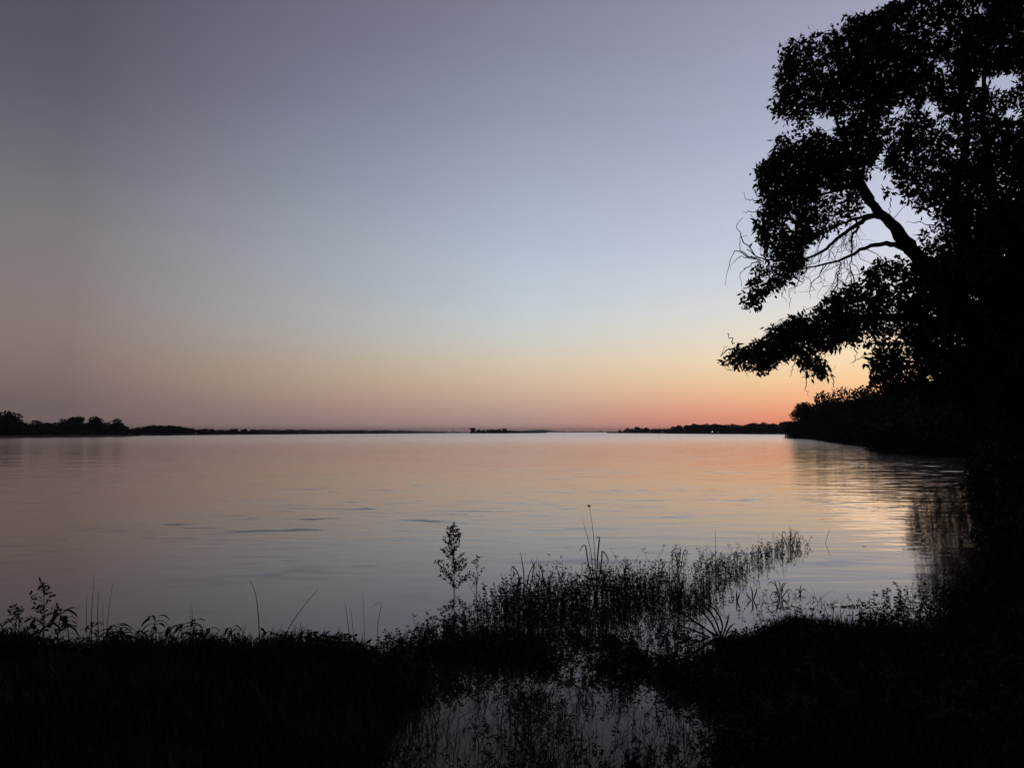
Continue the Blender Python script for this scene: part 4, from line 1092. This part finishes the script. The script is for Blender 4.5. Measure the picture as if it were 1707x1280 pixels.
for pts, r, lb in [([(152, 1080), (153, 1020), (157, 958)], 0.004, 'tallest thin stalk on the left bank'), ([(166, 1080), (163, 1030), (164, 985)], 0.005, 'short thick stalk right of the tallest left stalk'),
                   ([(146, 1080), (144, 1030), (145, 990)], 0.003, 'faint thin stalk left of the tallest left stalk'), ([(176, 1080), (181, 1020), (188, 972)], 0.003, 'slanting thin stalk right of the tallest left stalk'),
                   ([(173, 1080), (172, 1040), (170, 998)], 0.003, 'short thin stalk among the left stalks'), ([(317, 1085), (318, 1040), (318, 1006)], 0.003, 'left stalk of the pair on the left bank'),
                   ([(323, 1085), (322, 1045), (320, 1012)], 0.003, 'right stalk of the pair on the left bank'), ([(433, 1085), (431, 1030), (426, 990), (417, 967)], 0.005, 'lone curved stalk in the middle of the left bank'),
                   ([(462, 1085), (485, 1040), (508, 1008), (530, 982)], 0.0045, 'lone stalk slanting right over the water'), ([(585, 1085), (580, 1040), (576, 1006)], 0.004, 'thin stalk leaning left before the spit'),
                   ([(592, 1085), (588, 1045), (585, 1012)], 0.003, 'thin stalk just right of the left-leaning stalk'), ([(608, 1085), (607, 1040), (605, 988)], 0.0025, 'hair-thin upright stalk before the spit'),
                   ([(628, 1085), (630, 1040), (635, 1005), (618, 1012)], 0.003, 'stalk with a bent-over tip before the spit')]:
    stalk(pts, zb, r, lb)
e = stalk([(994, 990), (992, 930), (988, 880), (982, 843)], dl(990), 0.005, 'tallest sedge stalk with a small flower head above the spit', 'sedge', 'sedge', head=0.03, group='sedges on the spit')
for k, (pts, w) in enumerate([([(992, 985), (980, 935), (975, 908), (963, 922)], 0.014), ([(994, 985), (996, 930), (999, 896), (992, 898)], 0.016), ([(995, 985), (1003, 935), (1004, 918), (1014, 933), (1008, 948)], 0.015), ([(990, 985), (985, 920), (970, 862)], 0.006)]):
    m = MB(); strap(m, pts, dl(990), w); part(m, 'leaf', M_REED, e, np.array(e.location))
def tuft(px, py, spec, label, name='reed_tuft', w=0.012, z=-0.03):
    g = gr(px, py); e = empty(name, (g[0], g[1], z)); tag(e, label, 'reeds', 'reed tufts in the shallows')
    for pts in spec:
        m = MB(); strap(m, [(px + a, py + b_) for a, b_ in pts], g[1], w); part(m, 'leaf', M_REED, e, np.array(e.location))
tuft(873, 1000, [[(0, 0), (0, -45), (-6, -82)], [(-4, 0), (-8, -40), (-18, -55), (-22, -45)], [(4, 0), (8, -40), (22, -68)], [(6, 0), (16, -50), (12, -70)]], 'broken reed tuft above the left part of the spit')
tuft(1130, 962, [[(0, 0), (-2, -30), (-6, -42), (-14, -30)], [(0, 0), (4, -40), (3, -56)], [(2, 0), (8, -34), (12, -46), (18, -38)]], 'bent reed tuft at the middle of the spit', w=0.010)
tuft(1192, 950, [[(0, 0), (1, -40), (0, -70)], [(-3, 0), (-6, -28), (-12, -40)]], 'thin upright reed right of the middle of the spit', w=0.005)
tuft(1318, 910, [[(0, 0), (0, -20), (-2, -34)], [(4, 0), (6, -14), (12, -26)], [(-6, 0), (-12, -14), (-22, -22)], [(8, 2), (14, -8), (18, -20)]], 'reed tuft at the outer tip of the spit', w=0.010)
tuft(1376, 905, [[(0, 0), (4, -14), (8, -26)]], 'lone thin stem in open water right of the spit tip', w=0.006)
tuft(1300, 996, [[(0, 0), (-4, -16), (-14, -26), (-22, -20)], [(0, 0), (0, -22), (-4, -30)], [(2, 0), (6, -20), (14, -26)], [(4, 0), (14, -14), (22, -10)], [(0, 0), (-10, -10), (-18, 2)], [(-2, 0), (-7, -24), (-10, -30)], [(3, 0), (3, -18), (9, -28)]], 'spreading reed tuft alone in the bright shallows', w=0.009)
tuft(1254, 1000, [[(0, 0), (0, -14), (-4, -24)], [(2, 0), (6, -12), (8, -22)], [(-2, 0), (-8, -8), (-10, -14)]], 'small herb tuft left of the spreading tuft', w=0.014)
tuft(1228, 1002, [[(0, 0), (0, -10), (-1, -20)], [(1, 0), (4, -10), (6, -14)]], 'smallest tuft beside the near edge of the spit', w=0.014)
tuft(1334, 990, [[(0, 0), (4, -8), (12, -6)], [(0, 0), (-4, -8), (-10, -6)], [(0, 0), (0, -10), (2, -16)]], 'low tuft right of the spreading tuft', w=0.010)
tuft(1200, 1062, [[(0, 0), (-30, -18), (-56, -36), (-76, -48)], [(-6, 0), (-38, -24), (-66, -30)], [(-12, 2), (-44, -12), (-72, -22)], [(2, 0), (-8, -30), (-26, -52), (-34, -50)], [(4, 0), (12, -24), (16, -42)],
                  [(8, 0), (16, -16), (26, -24)], [(-2, 0), (-20, -32), (-48, -56)], [(0, 0), (4, -22), (-10, -48), (-36, -60)]], 'arching reed tuft leaning left over the shallows', w=0.016)
tuft(1385, 1050, [[(0, 0), (-6, -26), (-14, -48)], [(2, 0), (4, -30), (2, -46)], [(4, 0), (16, -22), (24, -36)], [(-4, 0), (-16, -14), (-26, -18)]], 'fine grass tuft at the edge of the right shallows', w=0.006)
tuft(1455, 1052, [[(0, 0), (-4, -30), (-6, -58)], [(3, 0), (6, -26), (14, -44)], [(-3, 0), (-14, -20), (-22, -30)]], 'upright grass tuft nearer the right bank', w=0.008)
# floating leaves
def floater(px, py, L, label):
    """a ragged limp leaf lying on the water, lobes curling up here and there"""
    g = gr(px, py)
    m = MB()
    for q in range(3):
        k = 12; ox, oy = rng.normal() * L * 0.55, rng.normal() * L * 0.4; sc = rng.uniform(0.35, 0.6); tl = rng.uniform(0, 0.25)
        an = np.linspace(0, 2 * math.pi, k, endpoint=False); rr = 1 + 0.22 * rng.normal(size=k)
        ring = [(ox + math.cos(a) * L * sc * r_, oy + math.sin(a) * L * 0.6 * sc * r_, 0.004 + max(0, math.cos(a - 1.2 * q)) * tl * L * sc) for a, r_ in zip(an, rr)]
        m.add(ring + [(ox, oy, 0.005)], [(i_, (i_ + 1) % k, k) for i_ in range(k)])
    o = m.build('floating_leaf', M_REED); o.location = (g[0], g[1], 0.002 + 0.001 * rng.random())
    tag(o, label, 'leaf', 'floating leaves in the right shallows')
for px, py, L, lb in [(1312, 1014, 0.09, 'largest floating leaf below the spreading tuft'), (1328, 1012, 0.06, 'floating leaf just right of the largest one'), (1352, 1015, 0.06, 'floating leaf midway to the grassy margin'),
                  (1398, 1012, 0.08, 'left of the two floating leaves by the margin'), (1418, 1011, 0.08, 'right of the two floating leaves by the margin'), (1440, 911, 0.05, 'floating leaf farthest out in the open water'),
                  (1376, 1026, 0.06, 'floating leaf touching the grassy margin'), (1275, 1035, 0.07, 'floating leaf at the edge of the trampled grass')]:
    floater(px, py, L, lb)

# ------------------------------------------------------------------ evening haze over the river
hz = bpy.data.materials.new('haze'); hz.use_nodes = True
ht = hz.node_tree; ht.nodes.clear()
pv = N(ht, 'ShaderNodeVolumePrincipled')
pv.inputs['Color'].default_value = (0.86, 0.88, 0.95, 1)
pv.inputs['Density'].default_value = HAZE_DENSITY
mo = N(ht, 'ShaderNodeOutputMaterial')
ht.links.new(pv.outputs[0], mo.inputs['Volume'])
m = MB()
x0, x1, y0, y1, z0, z1 = -11200, 11200, -80, 11700, -6, HAZE_TOP
m.add([(x0, y0, z0), (x1, y0, z0), (x1, y1, z0), (x0, y1, z0), (x0, y0, z1), (x1, y0, z1), (x1, y1, z1), (x0, y1, z1)],
      [(0, 3, 2, 1), (4, 5, 6, 7), (0, 1, 5, 4), (1, 2, 6, 5), (2, 3, 7, 6), (3, 0, 4, 7)])
tag(m.build('haze', hz), 'thin evening haze over the river', 'haze', kind='stuff')
